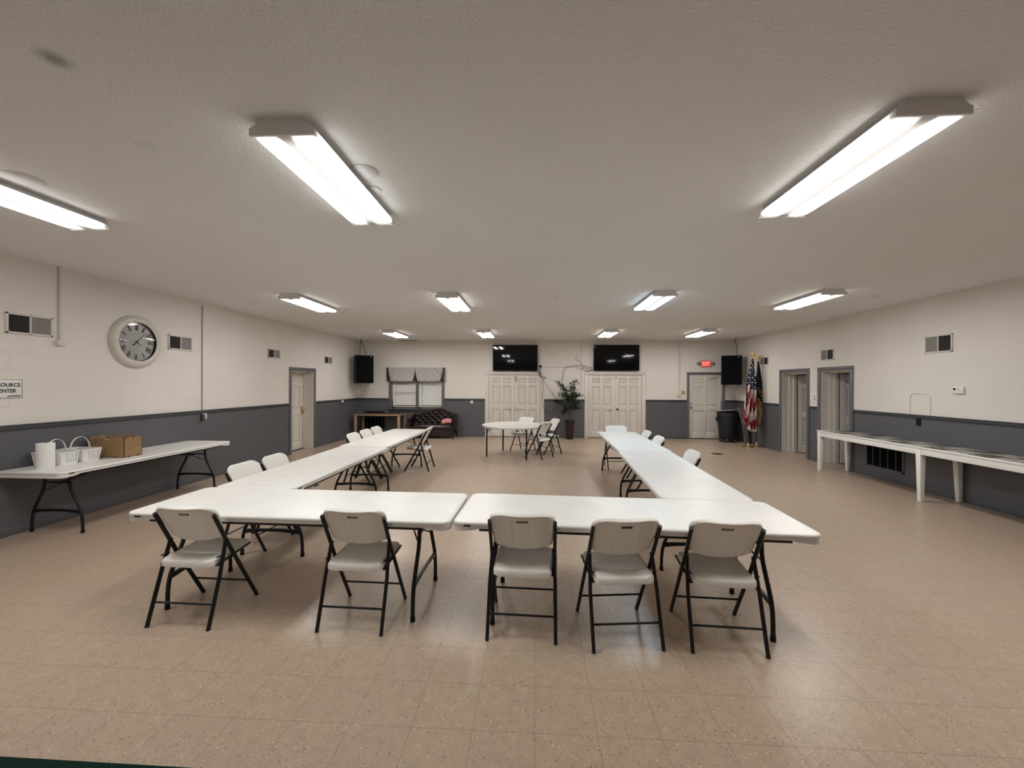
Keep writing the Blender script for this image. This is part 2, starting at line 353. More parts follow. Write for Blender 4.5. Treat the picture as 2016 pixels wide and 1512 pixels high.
class MB:
    def __init__(s): s.bm = bmesh.new()
    def _merge(s, t, mi=0):
        if mi:
            for f in t.faces: f.material_index = mi
        me = bpy.data.meshes.new('tmp'); t.to_mesh(me); s.bm.from_mesh(me); bpy.data.meshes.remove(me); t.free(); return s
    def box(s, x0, x1, y0, y1, z0, z1, bev=0.0, mi=0, seg=2, mtx=None):
        t = bmesh.new(); bmesh.ops.create_cube(t, size=1)
        for v in t.verts: v.co = Vector((x0+(v.co.x+.5)*(x1-x0), y0+(v.co.y+.5)*(y1-y0), z0+(v.co.z+.5)*(z1-z0)))
        if bev: bmesh.ops.bevel(t, geom=t.edges[:], offset=bev, segments=seg, profile=0.5, affect='EDGES')
        if mtx is not None: bmesh.ops.transform(t, matrix=mtx, verts=t.verts)
        return s._merge(t, mi)
    def bar(s, a, b, w, h, bev=0.0, ref=None, w2=None, h2=None, mi=0):
        """box-section bar from a to b"""
        a, b = Vector(a), Vector(b); d = b-a; x, y = frame_from(d, ref)
        w2 = w if w2 is None else w2; h2 = h if h2 is None else h2
        t = bmesh.new(); vs = []
        for p, ww, hh in ((a, w, h), (b, w2, h2)):
            vs.append([t.verts.new(p+x*sx*ww/2+y*sy_*hh/2) for sx, sy_ in ((-1, -1), (1, -1), (1, 1), (-1, 1))])
        for i in range(4): t.faces.new((vs[0][i], vs[0][(i+1) % 4], vs[1][(i+1) % 4], vs[1][i]))
        t.faces.new(vs[0][::-1]); t.faces.new(vs[1])
        if bev: bmesh.ops.bevel(t, geom=t.edges[:], offset=bev, segments=2, profile=0.5, affect='EDGES')
        bmesh.ops.recalc_face_normals(t, faces=t.faces)
        return s._merge(t, mi)
    def tube(s, pts, r, n=8, ry=None, ref=None, radii=None, mi=0, closed=False):
        pts = [Vector(p) for p in pts]; ry = r if ry is None else ry
        t = bmesh.new(); rings = []; prev = None
        m = len(pts)
        for i, p in enumerate(pts):
            if closed: d = (pts[(i+1) % m]-pts[i-1])
            else: d = (pts[min(i+1, m-1)]-pts[max(i-1, 0)])
            d.normalize()
            if prev is None: x, y = frame_from(d, ref)
            else:
                x = prev-d*prev.dot(d)
                x = x.normalized() if x.length > 1e-6 else frame_from(d)[0]
                y = d.cross(x).normalized()
            prev = x; k = radii[i] if radii else 1.0
            rings.append([t.verts.new(p+x*math.cos(2*PI*j/n)*r*k+y*math.sin(2*PI*j/n)*ry*k) for j in range(n)])
        for i in range(m-1 if not closed else m):
            A, B = rings[i], rings[(i+1) % m]
            for j in range(n): t.faces.new((A[j], A[(j+1) % n], B[(j+1) % n], B[j]))
        if not closed: t.faces.new(rings[0][::-1]); t.faces.new(rings[-1])
        bmesh.ops.recalc_face_normals(t, faces=t.faces)
        return s._merge(t, mi)
    def rings(s, rings, cap0=True, cap1=True, mi=0):
        t = bmesh.new(); R_ = [[t.verts.new(p) for p in r] for r in rings]; n = len(R_[0])
        for A, B in zip(R_, R_[1:]):
            for j in range(n): t.faces.new((A[j], A[(j+1) % n], B[(j+1) % n], B[j]))
        if cap0: t.faces.new(R_[0][::-1])
        if cap1: t.faces.new(R_[-1])
        bmesh.ops.recalc_face_normals(t, faces=t.faces)
        return s._merge(t, mi)
    def lathe(s, prof, n=32, mtx=None, mi=0, sx=1.0, sy=1.0):
        t = bmesh.new(); R_ = []
        for r, z in prof:
            if r < 1e-6: R_.append([t.verts.new((0, 0, z))])
            else: R_.append([t.verts.new((r*sx*math.cos(2*PI*j/n), r*sy*math.sin(2*PI*j/n), z)) for j in range(n)])
        for A, B in zip(R_, R_[1:]):
            for j in range(n):
                k = (j+1) % n
                if len(A) == 1 and len(B) == 1: continue
                if len(A) == 1: t.faces.new((A[0], B[k], B[j]))
                elif len(B) == 1: t.faces.new((A[j], A[k], B[0]))
                else: t.faces.new((A[j], A[k], B[k], B[j]))
        if mtx is not None: bmesh.ops.transform(t, matrix=mtx, verts=t.verts)
        bmesh.ops.recalc_face_normals(t, faces=t.faces)
        return s._merge(t, mi)
    def grid(s, fn, nu, nv, closed_u=False, mi=0):
        t = bmesh.new(); V = [[t.verts.new(fn(i/nu, j/nv)) for i in range(nu+1)] for j in range(nv+1)]
        for j in range(nv):
            for i in range(nu): t.faces.new((V[j][i], V[j][i+1], V[j+1][i+1], V[j+1][i]))
        return s._merge(t, mi)
    def slab(s, front, back, nu, nv, mi=0):
        """closed sheet between two surface functions sharing (u, v)"""
        t = bmesh.new()
        A = [[t.verts.new(front(i/nu, j/nv)) for i in range(nu+1)] for j in range(nv+1)]
        B = [[t.verts.new(back(i/nu, j/nv)) for i in range(nu+1)] for j in range(nv+1)]
        for j in range(nv):
            for i in range(nu):
                t.faces.new((A[j][i], A[j][i+1], A[j+1][i+1], A[j+1][i])); t.faces.new((B[j][i], B[j+1][i], B[j+1][i+1], B[j][i+1]))
        for i in range(nu):
            t.faces.new((A[0][i+1], A[0][i], B[0][i], B[0][i+1])); t.faces.new((A[nv][i], A[nv][i+1], B[nv][i+1], B[nv][i]))
        for j in range(nv):
            t.faces.new((A[j][0], A[j+1][0], B[j+1][0], B[j][0])); t.faces.new((A[j+1][nu], A[j][nu], B[j][nu], B[j+1][nu]))
        bmesh.ops.recalc_face_normals(t, faces=t.faces)
        return s._merge(t, mi)
    def build(s, name, m, parent=None, smooth=True, angle=35, **props):
        me = bpy.data.meshes.new(name); s.bm.to_mesh(me); s.bm.free()
        for k in (m if isinstance(m, (list, tuple)) else [m]): me.materials.append(M[k] if isinstance(k, str) else k)
        if smooth and len(me.polygons):
            me.polygons.foreach_set('use_smooth', [True]*len(me.polygons)); me.set_sharp_from_angle(angle=R(angle))
        o = bpy.data.objects.new(name, me); C.objects.link(o)
        if parent is not None: o.parent = parent
        for k, v in props.items(): o[k] = v
        return o

def tag(o, label, cat, group=None):
    o['label'] = label; o['category'] = cat
    if group: o['group'] = group
    return o
def thing(name, label, cat, loc=(0, 0, 0), rz=0.0, group=None):
    o = bpy.data.objects.new(name, None); C.objects.link(o); o.empty_display_size = 0.1
    o.location = loc; o.rotation_euler = (0, 0, rz); return tag(o, label, cat, group)
def structure(name, loc=(0, 0, 0), rz=0.0):
    o = bpy.data.objects.new(name, None); C.objects.link(o); o.location = loc; o.rotation_euler = (0, 0, rz); o['kind'] = 'structure'; return o
def dup(root, loc=None, rz=None, label=None, group=None, skip=()):
    r = root.copy(); C.objects.link(r)
    if loc is not None: r.location = loc
    if rz is not None: r.rotation_euler = (0, 0, rz)
    if label: r['label'] = label
    if group: r['group'] = group
    def rec(a, b):
        for ch in kids.get(a, []):
            if ch.name.split('.')[0] in skip: continue
            c = ch.copy(); C.objects.link(c); c.parent = b; rec(ch, c)
    kids = {}
    for o in C.objects:
        if o.parent: kids.setdefault(o.parent, []).append(o)
    rec(root, r)
    return r

def text_mesh(body, size, width=None, extrude=0.002, bold=0.0, height=None):
    cu = bpy.data.curves.new('lettering', 'FONT'); cu.body = body; cu.size = size; cu.align_x = 'CENTER'; cu.align_y = 'CENTER'
    cu.extrude = extrude; cu.offset = bold; cu.resolution_u = 3
    ob = bpy.data.objects.new('lettering', cu); C.objects.link(ob)
    dg = bpy.context.evaluated_depsgraph_get(); me = bpy.data.meshes.new_from_object(ob.evaluated_get(dg))
    bpy.data.objects.remove(ob); bpy.data.curves.remove(cu)
    xs = [v.co.x for v in me.vertices]; ys = [v.co.y for v in me.vertices]
    cx, cyy = (min(xs)+max(xs))/2, (min(ys)+max(ys))/2
    kx = width/(max(xs)-min(xs)) if width else 1; ky = height/(max(ys)-min(ys)) if height else (kx if width else 1)
    for v in me.vertices: v.co.x = (v.co.x-cx)*kx; v.co.y = (v.co.y-cyy)*ky
    return me
def text_obj(name, body, m, parent, loc, xdir, ydir, **kw):
    me = text_mesh(body, kw.pop('size', 0.1), **kw); me.materials.append(M[m])
    o = bpy.data.objects.new(name, me); C.objects.link(o)
    x = Vector(xdir).normalized(); y = Vector(ydir).normalized(); z = x.cross(y)
    me.transform(Matrix(((x.x, y.x, z.x, loc[0]), (x.y, y.y, z.y, loc[1]), (x.z, y.z, z.z, loc[2]), (0, 0, 0, 1))))
    if parent is not None: o.parent = parent
    return o

# ------------------------------------------------------------------ room shell
def wall_panels(mb, axis, fixed0, fixed1, a0, a1, openings, z1=HC):
    """wall slab between fixed0..fixed1 across, a0..a1 along, with rectangular openings (a, b, zlo, zhi)"""
    def bx(p, q, lo, hi):
        if q-p < 1e-4 or hi-lo < 1e-4: return
        if axis == 'y': mb.box(fixed0, fixed1, p, q, lo, hi)
        else: mb.box(p, q, fixed0, fixed1, lo, hi)
    cur = a0
    for (p, q, lo, hi) in sorted(openings):
        bx(cur, p, 0, z1); bx(p, q, 0, lo); bx(p, q, hi, z1); cur = q
    bx(cur, a1, 0, z1)

MB().box(XL-0.5, XR+3.2, YF-0.2, YB+0.4, -0.2, 0).build('floor', 'floor', kind='structure', smooth=False)
MB().box(XL-0.5, XR+3.2, YF-0.2, YB+0.4, HC, HC+0.15).build('ceiling', 'ceil', kind='structure', smooth=False)
LD = (9.33, 10.32, 0, 2.005)                      # opening of the door in the left wall
RD1, RD2 = (9.70, 10.65, 0, 2.01), (8.42, 9.25, 0, 2.01)
w = MB(); wall_panels(w, 'y', XL-0.33, XL, YF, YB+0.25, [LD]); w.build('wall_left', 'wall', kind='structure', smooth=False)
w = MB(); wall_panels(w, 'y', XR, XR+0.33, YF, YB+0.25, [RD1, RD2]); w.build('wall_right', 'wall', kind='structure', smooth=False)
WIN = (-4.63, -2.99, 0.885, 2.10)
DD1 = (-1.475, 0.205, 0, 2.005); DD2 = (1.705, 3.395, 0, 2.01); BD = (4.852, 5.855, 0, 2.02)
w = MB(); wall_panels(w, 'x', YB, YB+0.25, XL, XR, [WIN, DD1, DD2, BD]); w.build('wall_back', 'wall', kind='structure', smooth=False)
MB().box(XL, XR, YF-0.2, YF, 0, HC).build('wall_front', 'wall', kind='structure', smooth=False)
# small rooms behind the two open doors of the right wall
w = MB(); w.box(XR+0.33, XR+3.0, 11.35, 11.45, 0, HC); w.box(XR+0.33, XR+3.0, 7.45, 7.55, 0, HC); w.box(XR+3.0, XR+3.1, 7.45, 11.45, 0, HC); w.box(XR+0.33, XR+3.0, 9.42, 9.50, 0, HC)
w.build('wall_side_rooms', 'grey_trim', kind='structure', smooth=False)  # grey walls paint in the darkness of the unlit rooms

# chair rail and baseboards
n_trim = [0]
def trim(mb, m, **k):
    n_trim[0] += 1; return mb.build('trim_%d' % n_trim[0], m, kind='structure', **k)
def rail_y(x, s, p, q):
    t = MB(); t.box(min(x, x+s*0.022), max(x, x+s*0.022), p, q, RAIL-0.055, RAIL-0.008, 0.004); t.box(min(x, x+s*0.032), max(x, x+s*0.032), p, q, RAIL-0.012, RAIL, 0.004); trim(t, 'rail')
def rail_x(y, p, q):
    t = MB(); t.box(p, q, y-0.022, y, RAIL-0.055, RAIL-0.008, 0.004); t.box(p, q, y-0.032, y, RAIL-0.012, RAIL, 0.004); trim(t, 'rail')
rail_y(XL, 1, YF, 9.245); rail_y(XL, 1, 10.39, YB)
rail_y(XR, -1, YF, 8.335); rail_y(XR, -1, 9.335, 9.60); rail_y(XR, -1, 10.735, YB)
rail_x(YB, XL, -4.745); rail_x(YB, -2.905, -1.59); rail_x(YB, 0.31, 1.60); rail_x(YB, 3.505, 4.77); rail_x(YB, 5.935, XR)
bl = MB(); bl.box(XL, XL+0.014, YF, 9.245, 0, 0.10, 0.003); bl.box(XL, XL+0.014, 10.39, YB, 0, 0.10, 0.003); bl.build('baseboard_left', 'base', kind='structure')
bl = MB()
for p, q in ((YF, 8.335), (9.335, 9.60), (10.735, YB)): bl.box(XR-0.014, XR, p, q, 0, 0.10, 0.003)
bl.build('baseboard_right', 'base', kind='structure')
bl = MB()
for p, q in ((XL, -1.59), (0.31, 1.60), (3.505, 4.77), (5.935, XR)): bl.box(p, q, YB-0.014, YB, 0, 0.10, 0.003)
bl.build('baseboard_back', 'base', kind='structure')

# ------------------------------------------------------------------ doors
def six_panel(mb, w, h, t=0.035):
    """six-panel door leaf, local x 0..w, z 0..h, face towards -y at y = 0"""
    st = 0.115; mid = 0.10; rows = ((0.20, 0.86), (1.03, 1.60), (1.72, h-0.12))
    mb.box(0, w, 0.018, t, 0, h)
    xs = ((st, w/2-mid/2), (w/2+mid/2, w-st))
    mb.box(0, st, 0, 0.020, 0, h, 0.004); mb.box(w-st, w, 0, 0.020, 0, h, 0.004); mb.box(w/2-mid/2, w/2+mid/2, 0, 0.020, 0, h, 0.004)
    zs = [0]+[z for r in rows for z in r]+[h]
    for (a, b) in zip(zs[0::2], zs[1::2]):
        for (p, q) in xs: mb.box(p-0.006, q+0.006, 0, 0.020, a, b, 0.004)
    for (a, b) in rows:
        for (p, q) in xs: mb.box(p+0.020, q-0.020, 0.003, 0.026, a+0.020, b-0.020, 0.016, seg=1)
    return mb
def knob(parent, x, y, z, sgn=-1, m='metal', name='knob'):
    mt = Matrix.Translation((x, y, z)) @ Matrix.Rotation(R(90), 4, 'X')
    return MB().lathe([(0, 0), (0.030, 0), (0.030, 0.006), (0.012, 0.010), (0.011, 0.034), (0.024, 0.042), (0.030, 0.054), (0.026, 0.068), (0.012, 0.075), (0, 0.076)], 20, mt).build(name, m, parent)

def casing(parent, w, h, cw, ct, m, name='casing', base_gap=0.0):
    c = MB(); c.box(-cw, 0, -ct, 0, 0, h, 0.004); c.box(w, w+cw, -ct, 0, 0, h, 0.004); c.box(-cw, w+cw, -ct, 0, h, h+cw, 0.004)
    return c.build(name, m, parent)

def double_door(name, x0, x1, h, knob2):
    d = structure(name, (x0, YB, 0)); w = x1-x0
    casing(d, w, h, 0.110, 0.022, 'white_trim')
    j = MB(); j.box(0, 0.012, 0, 0.10, 0, h); j.box(w-0.012, w, 0, 0.10, 0, h); j.box(0, w, 0, 0.10, h-0.012, h); j.build('jamb', 'white_trim', d)
    lw = (w-0.03)/2
    for k, xx in enumerate((0.014, 0.016+lw)):
        six_panel(MB(), lw-0.003, h-0.035).build('door_leaf', 'white_paint', d).location = (xx, 0.006, 0.016)
    MB().box(w/2-0.095, w/2-0.002, -0.008, 0.006, 0.016, h-0.02, 0.003).build('astragal', 'white_trim', d)
    knob(d, w/2-0.145, 0.004, 0.915); knob(d, w/2+0.075, 0.004, 0.915, m=knob2)
    b = MB(); b.box(w/2+0.02, w/2+0.05, -0.014, 0.006, h-0.13, h-0.02, 0.003); b.build('slide_bolt', 'metal', d)
    MB().box(0.012, w-0.012, 0.05, 0.11, 0, 0.015).build('threshold', 'black', d)
    return d
dd = double_door('door_1', DD1[0], DD1[1], 2.005, 'metal')
g = MB(); g.box(0.875, 0.885, -0.030, 0.0, 1.87, 1.985, 0.002); g.box(0.78, 0.90, -0.020, 0.0, 1.915, 1.925); g.lathe([(0, 1.80), (0.022, 1.80), (0.022, 1.87), (0, 1.87)], 12, Matrix.Translation((0.885, -0.025, 0))); g.build('latch', 'metal', dd)
double_door('door_2', DD2[0], DD2[1], 2.01, 'black')

d = structure('door_3', (BD[0], YB, 0)); wd = BD[1]-BD[0]
casing(d, wd, 2.02, 0.075, 0.022, 'grey_trim')
MB().box(0, wd, 0.02, 0.12, 1.985, 2.02).build('jamb', 'white_trim', d)
six_panel(MB(), wd-0.02, 1.965).build('door_leaf', 'white_paint', d).location = (0.01, 0.03, 0.02)
knob(d, 0.055, 0.03, 1.005, m='metal'); MB().lathe([(0, 0), (0.026, 0), (0.024, 0.022), (0, 0.024)], 16, Matrix.Translation((0.055, 0.03, 1.105)) @ Matrix.Rotation(R(90), 4, 'X')).build('deadbolt', 'metal', d)
cl = MB(); cl.box(0.60, 0.82, -0.02, 0.03, 1.925, 1.965, 0.006); cl.bar((0.62, -0.01, 1.965), (0.86, -0.01, 1.985), 0.012, 0.012); cl.build('door_closer', 'white_trim', d)
MB().box(0, wd, 0.02, 0.12, 0, 0.018).build('threshold', 'black', d)

# door in the left wall: deep white reveal, leaf set back
d = structure('door_4')
c = MB(); c.box(XL, XL+0.022, LD[0]-0.085, LD[0], 0, 2.005, 0.004); c.box(XL, XL+0.022, LD[1], LD[1]+0.07, 0, 2.005, 0.004); c.box(XL, XL+0.022, LD[0]-0.085, LD[1]+0.07, 2.005, 2.085, 0.004); c.build('casing', 'grey_trim', d)
j = MB(); j.box(XL-0.33, XL+0.001, LD[1]-0.012, LD[1]+0.001, 0, 2.005); j.box(XL-0.33, XL+0.001, LD[0]-0.001, LD[0]+0.012, 0, 2.005); j.box(XL-0.33, XL+0.001, LD[0], LD[1], 1.993, 2.006)
j.box(XL-0.33, XL-0.13, LD[1]-0.045, LD[1], 0, 2.0, 0.004); j.box(XL-0.33, XL-0.21, LD[1]-0.075, LD[1]-0.04, 0, 1.96, 0.004); j.box(XL-0.33, XL-0.13, LD[0], LD[1], 1.95, 2.0, 0.004)
j.build('jamb', 'white_trim', d)
lf = six_panel(MB(), 0.90, 1.935).build('door_leaf', 'white_paint', d); lf.location = (XL-0.255, LD[0]+0.015, 0.012); lf.rotation_euler = (0, 0, R(90))
h = MB(); yk = LD[1]-0.125
h.box(XL-0.262, XL-0.250, yk-0.03, yk+0.03, 0.87, 1.10, 0.004); h.lathe([(0, 0), (0.014, 0), (0.012, 0.03), (0.026, 0.045), (0.026, 0.062), (0, 0.07)], 16, Matrix.Translation((XL-0.255, yk, 0.985)) @ Matrix.Rotation(R(90), 4, 'Y'))
h.lathe([(0, 0), (0.018, 0), (0.016, 0.02), (0, 0.022)], 14, Matrix.Translation((XL-0.252, yk, 1.065)) @ Matrix.Rotation(R(90), 4, 'Y')); h.build('door_handle', 'brass', d)
MB().box(XL-0.33, XL-0.22, LD[0], LD[1], 0, 0.012).build('threshold', 'black', d)

# two doorways of the right wall with leaves standing open
def right_doorway(name, op, leafm, ang):
    d = structure(name); y0, y1 = op[0], op[1]
    c = MB(); c.box(XR-0.022, XR, y0-0.085, y0, 0, 2.01, 0.004); c.box(XR-0.022, XR, y1, y1+0.085, 0, 2.01, 0.004); c.box(XR-0.022, XR, y0-0.085, y1+0.085, 2.01, 2.09, 0.004); c.build('casing', 'grey_trim', d)
    j = MB(); j.box(XR-0.001, XR+0.33, y1-0.012, y1+0.001, 0, 2.01); j.box(XR-0.001, XR+0.33, y0-0.001, y0+0.012, 0, 2.01); j.box(XR-0.001, XR+0.33, y0, y1, 1.998, 2.011)
    j.box(XR+0.15, XR+0.33, y1-0.04, y1, 0, 2.0, 0.004); j.box(XR+0.24, XR+0.33, y1-0.075, y1-0.035, 0, 1.975, 0.004); j.box(XR+0.15, XR+0.33, y0, y1, 1.965, 2.0, 0.004)
    j.build('jamb', 'white_trim', d)
    lf = six_panel(MB(), 0.80, 1.94).build('door_leaf', leafm, d); lf.location = (XR+0.352, y1-0.066, 0.012); lf.rotation_euler = (0, 0, ang)
    hg = MB()
    for z in (0.25, 1.0, 1.75): hg.lathe([(0, 0), (0.010, 0), (0.010, 0.09), (0, 0.09)], 10, Matrix.Translation((XR+0.335, y1-0.062, z)))
    hg.build('hinge', 'metal', d)
    return d
right_doorway('door_5', RD1, 'white_paint', R(-22)); right_doorway('door_6', RD2, 'shade_door', R(-24))

# ------------------------------------------------------------------ window with blinds
wn = structure('window_1'); x0, x1, z0, z1 = WIN
c = MB(); c.box(x0-0.11, x0, YB-0.022, YB, z0-0.02, z1+0.10, 0.004); c.box(x1, x1+0.085, YB-0.022, YB, z0-0.02, z1+0.10, 0.004); c.box(x0-0.11, x1+0.085, YB-0.022, YB, z1, z1+0.10, 0.004)
c.box(-3.845, -3.775, YB-0.018, YB+0.07, z0, z1, 0.004); c.build('window_frame', 'grey_trim', wn)
s_ = MB(); s_.box(x0-0.13, x1+0.10, YB-0.055, YB+0.03, z0-0.045, z0-0.018, 0.005); s_.box(x0-0.10, x1+0.08, YB-0.018, YB, z0-0.12, z0-0.045, 0.003); s_.build('window_sill', 'rail', wn)
MB().box(x0, x1, YB+0.17, YB+0.176, z0, z1).build('window_pane', 'screen', wn)
sash = MB()
for a, b in ((x0, -3.845), (-3.775, x1)):
    for z in (z0, (z0+z1)/2-0.02, z1-0.04): sash.box(a, b, YB+0.13, YB+0.165, z, z+0.04)
    sash.box(a, a+0.04, YB+0.13, YB+0.165, z0, z1); sash.box(b-0.04, b, YB+0.13, YB+0.165, z0, z1)
sash.build('window_sash', 'white_trim', wn)
def blind(a, b, zlo, label, gaps):
    t = thing('window_blind', label, 'blind', ((a+b)/2, YB+0.03, 0), 0, 'blinds of the back window'); w = (b-a)/2-0.008
    MB().box(-w, w, -0.02, 0.02, z1-0.05, z1-0.005, 0.004).build('head_rail', 'blind', t)
    sl = MB(); z = z1-0.07; n = 0; step = 0.034
    while z > zlo+0.05:
        tilt = R(56 if n not in gaps else 35); sl.box(-w, w, -0.022, 0.022, -0.0012, 0.0012, mtx=Matrix.Translation((0, 0, z)) @ Matrix.Rotation(tilt, 4, 'X')); z -= step; n += 1
    sl.build('slats', 'blind', t, smooth=False)
    MB().box(-w, w, -0.016, 0.016, zlo+0.004, zlo+0.028, 0.004).build('bottom_rail', 'blind', t)
    ld = MB()
    for x in (-w*0.72, w*0.72): ld.box(x-0.004, x+0.004, -0.0245, -0.0235, zlo+0.02, z1-0.03)
    ld.build('ladder_tape', 'white_trim', t, smooth=False)
    MB().tube([(-w+0.12, -0.030, z1-0.05), (-w+0.125, -0.034, 1.5), (-w+0.12, -0.030, 1.28)], 0.004, 6).build('cord', 'brown_cable' if a > -3.8 else 'white_trim', t)
    return t
blind(x0+0.005, -3.85, z0+0.05, 'closed white slatted blind nearer the corner, a few slats bent open', (9, 10, 18, 19, 20))
blind(-3.77, x1-0.005, z0+0.05, 'closed white slatted blind above the camelback sofa', ())

# valance with box pleats
vt = thing('window_valance', 'patterned pale grey pleated valance above the window blinds', 'valance', (0, 0, 0))
vx0, vx1, vz0, vz1 = -4.80, -2.88, 1.775, 2.225
pl = [vx0+0.07, (vx0+vx1)/2-0.005, vx1-0.07]
def vfront(a, b, za, zb, flare=0.0):
    def f(u, v):
        z = za+(zb-za)*v; k = (1-v)**2.0*0.070+(1-v)*0.012
        lo = a+0.002+k; hi = b-0.002-k
        x = lo+(hi-lo)*u
        return Vector((x, YB-0.105-0.05*(1-v)*math.sin(PI*u)**0.4-0.012*(1-v), z+0.006*math.sin(9*u)*(1-v)))
    return f
pm = MB()
for a, b in zip(pl, pl[1:]):
    f = vfront(a, b, vz0, vz1); pm.slab(f, lambda u, v, f=f: f(u, v)+Vector((0, 0.006, 0)), 20, 12)
for sgn, a in ((-1, pl[0]), (1, pl[-1])):
    def f(u, v, sgn=sgn, a=a):
        k = (1-v)**1.6; x = a+sgn*(0.002+u*(0.06+0.03*k)+0.055*k*(1-u)); return Vector((x, YB-0.105+u*0.085, vz0+(vz1-vz0)*v))
    pm.slab(f, lambda u, v, f=f: f(u, v)+Vector((-0.004, 0.004, 0)), 8, 12)
pm.build('valance_panel', 'valance', vt)
dk = MB(); dk.box(vx0+0.01, vx1-0.01, YB-0.094, YB-0.088, vz0+0.02, vz1-0.004); dk.build('pleat_lining', 'lining', vt)
MB().box(vx0, vx1, YB-0.10, YB-0.0, vz1-0.012, vz1, 0.003).build('mounting_board', 'valance', vt)

# ------------------------------------------------------------------ ceiling lights
LX = [-3.84, -1.345, 1.935, 4.35]; LY = [2.69, 6.74, 10.95, -1.36]
lens_warm = lens_material('lit_diffuser_warm', (1.0, 0.965, 0.925))
lens_neutral = lens_material('lit_diffuser_neutral', (0.97, 0.985, 0.96))
lens_cool = lens_material('lit_diffuser_cool', (0.63, 0.84, 1.0))
def make_light():
    t = thing('ceiling_light', '', 'ceiling light', (0, 0, HC))
    h = MB(); hw = 0.125
    h.rings([[Vector((x, y, 0-0.0005)) for x, y in ((-hw, -0.60), (hw, -0.60), (hw, 0.60), (-hw, 0.60))], [Vector((x, y, -0.040)) for x, y in ((-0.150, -0.60), (0.150, -0.60), (0.150, 0.60), (-0.150, 0.60))], [Vector((x, y, -0.050)) for x, y in ((-0.174, -0.60), (0.174, -0.60), (0.174, 0.60), (-0.174, 0.60))]])
    h.build('housing', 'fixture', t, smooth=False)
    L_ = 0.603
    # wraparound lens: flat bottom, short flared sides
    prof = [(-0.165, -0.051), (-0.172, -0.053), (-0.173, -0.070), (-0.168, -0.078), (-0.09, -0.081), (0, -0.082), (0.09, -0.081), (0.168, -0.078), (0.173, -0.070), (0.172, -0.053), (0.165, -0.051)]
    lm = MB(); lm.rings([[Vector((x, y, z)) for x, z in prof] for y in (-L_, -0.3, 0, 0.3, L_)]); lm.build('diffuser', lens_warm, t, angle=20)
    for s in (-1, 1):
        e = MB(); prof2 = [(-0.128, 0), (-0.146, -0.030), (-0.178, -0.048), (-0.178, -0.086), (0.178, -0.086), (0.178, -0.048), (0.146, -0.030), (0.128, 0)]
        e.rings([[Vector((x, s*L_, z)) for x, z in prof2], [Vector((x, s*(L_+0.012), z)) for x, z in prof2]]); e.build('end_cap', 'fixture', t, smooth=False)
    return t
L0 = make_light(); first = True
names = {
 (0, 0): ('lit ceiling light cut off by the left edge, above the clock wall', lens_warm), (1, 0): ('large lit ceiling light over the left front table, beside round cover plates', lens_neutral),
 (2, 0): ('large lit ceiling light above the right front table', lens_warm), (3, 0): ('lit ceiling light nearest the right wall, outside the picture', lens_warm),
 (0, 1): ('lit ceiling light of the middle row nearest the left wall', lens_warm), (1, 1): ('lit ceiling light of the middle row above the left arm of tables', lens_warm),
 (2, 1): ('lit ceiling light with bluish tubes above the right arm of tables', lens_cool), (3, 1): ('lit ceiling light of the middle row nearest the right wall', lens_warm),
 (0, 2): ('small-looking lit ceiling light in front of the valance window', lens_warm), (1, 2): ('small-looking lit ceiling light in front of the left television', lens_warm),
 (2, 2): ('small-looking lit ceiling light in front of the right television', lens_warm), (3, 2): ('small-looking lit ceiling light in front of the exit sign', lens_warm)}
for (i, j), (lab, lm) in names.items():
    g = ('front', 'middle', 'far')[j]+' row of ceiling lights'
    loc = (LX[i]+(0.02 if j == 2 else 0), LY[j], HC)
    if first: o = L0; o.location = loc; o['label'] = lab; o['group'] = g; first = False
    else: o = dup(L0, loc, 0, lab, g)
    if lm is not lens_warm:
        for ch in [c for c in C.objects if c.parent == o and c.name.startswith('diffuser')]:
            ch.data = ch.data.copy(); ch.data.materials[0] = lm
for i in (0,):  # unseen fixture added to lighten the chair backs
    dup(L0, (LX[i], LY[3], HC), 0, 'added unseen ceiling light behind the camera, brightening the chair backs', 'added light behind the camera')

# small fittings on the ceiling
for (x, y, r, lab) in ((-1.125, 2.615, 0.085, 'round flat cover plate on the ceiling beside the large left light'), (-1.165, 2.86, 0.05, 'small cover plate half hidden by the large left light'), (-3.53, 2.60, 0.11, 'round flat cover plate above the light cut off by the left edge')):
    tag(MB().lathe([(0, HC), (r, HC), (r, HC-0.006), (r*0.93, HC-0.009), (0, HC-0.010)], 36, Matrix.Translation((x, y, 0))).build('cover_plate', 'fixture'), lab, 'cover plate')
for (x, y, lab) in ((-4.906, 6.868, 'small white smoke detector on the ceiling near the left wall'), (5.331, 6.662, 'small white smoke detector on the ceiling near the right wall')):
    t = thing('smoke_detector', lab, 'detector', (x, y, HC))
    MB().lathe([(0, 0), (0.055, 0), (0.055, -0.012), (0.048, -0.030), (0.02, -0.038), (0, -0.038)], 24).build('detector_body', 'fixture', t)
t = MB(); t.lathe([(0, HC), (0.02, HC), (0.018, HC-0.01), (0.005, HC-0.014), (0.005, HC-0.03), (0, HC-0.03)], 14, Matrix.Translation((0.324, 6.44, 0))); tag(t.build('ceiling_hook', 'fixture'), 'tiny hook in the bare middle of the ceiling', 'hook')
t = thing('ceiling_vent', 'thin dark air slot in the ceiling just before the back wall', 'vent', (-4.08, 12.86, HC))
MB().box(-0.33, 0.33, -0.06, 0.06, -0.008, 0, 0.002).build('vent_frame', 'fixture', t)
MB().box(-0.31, 0.31, -0.045, 0.045, -0.012, -0.006).build('vent_slot', 'vent_dark', t)

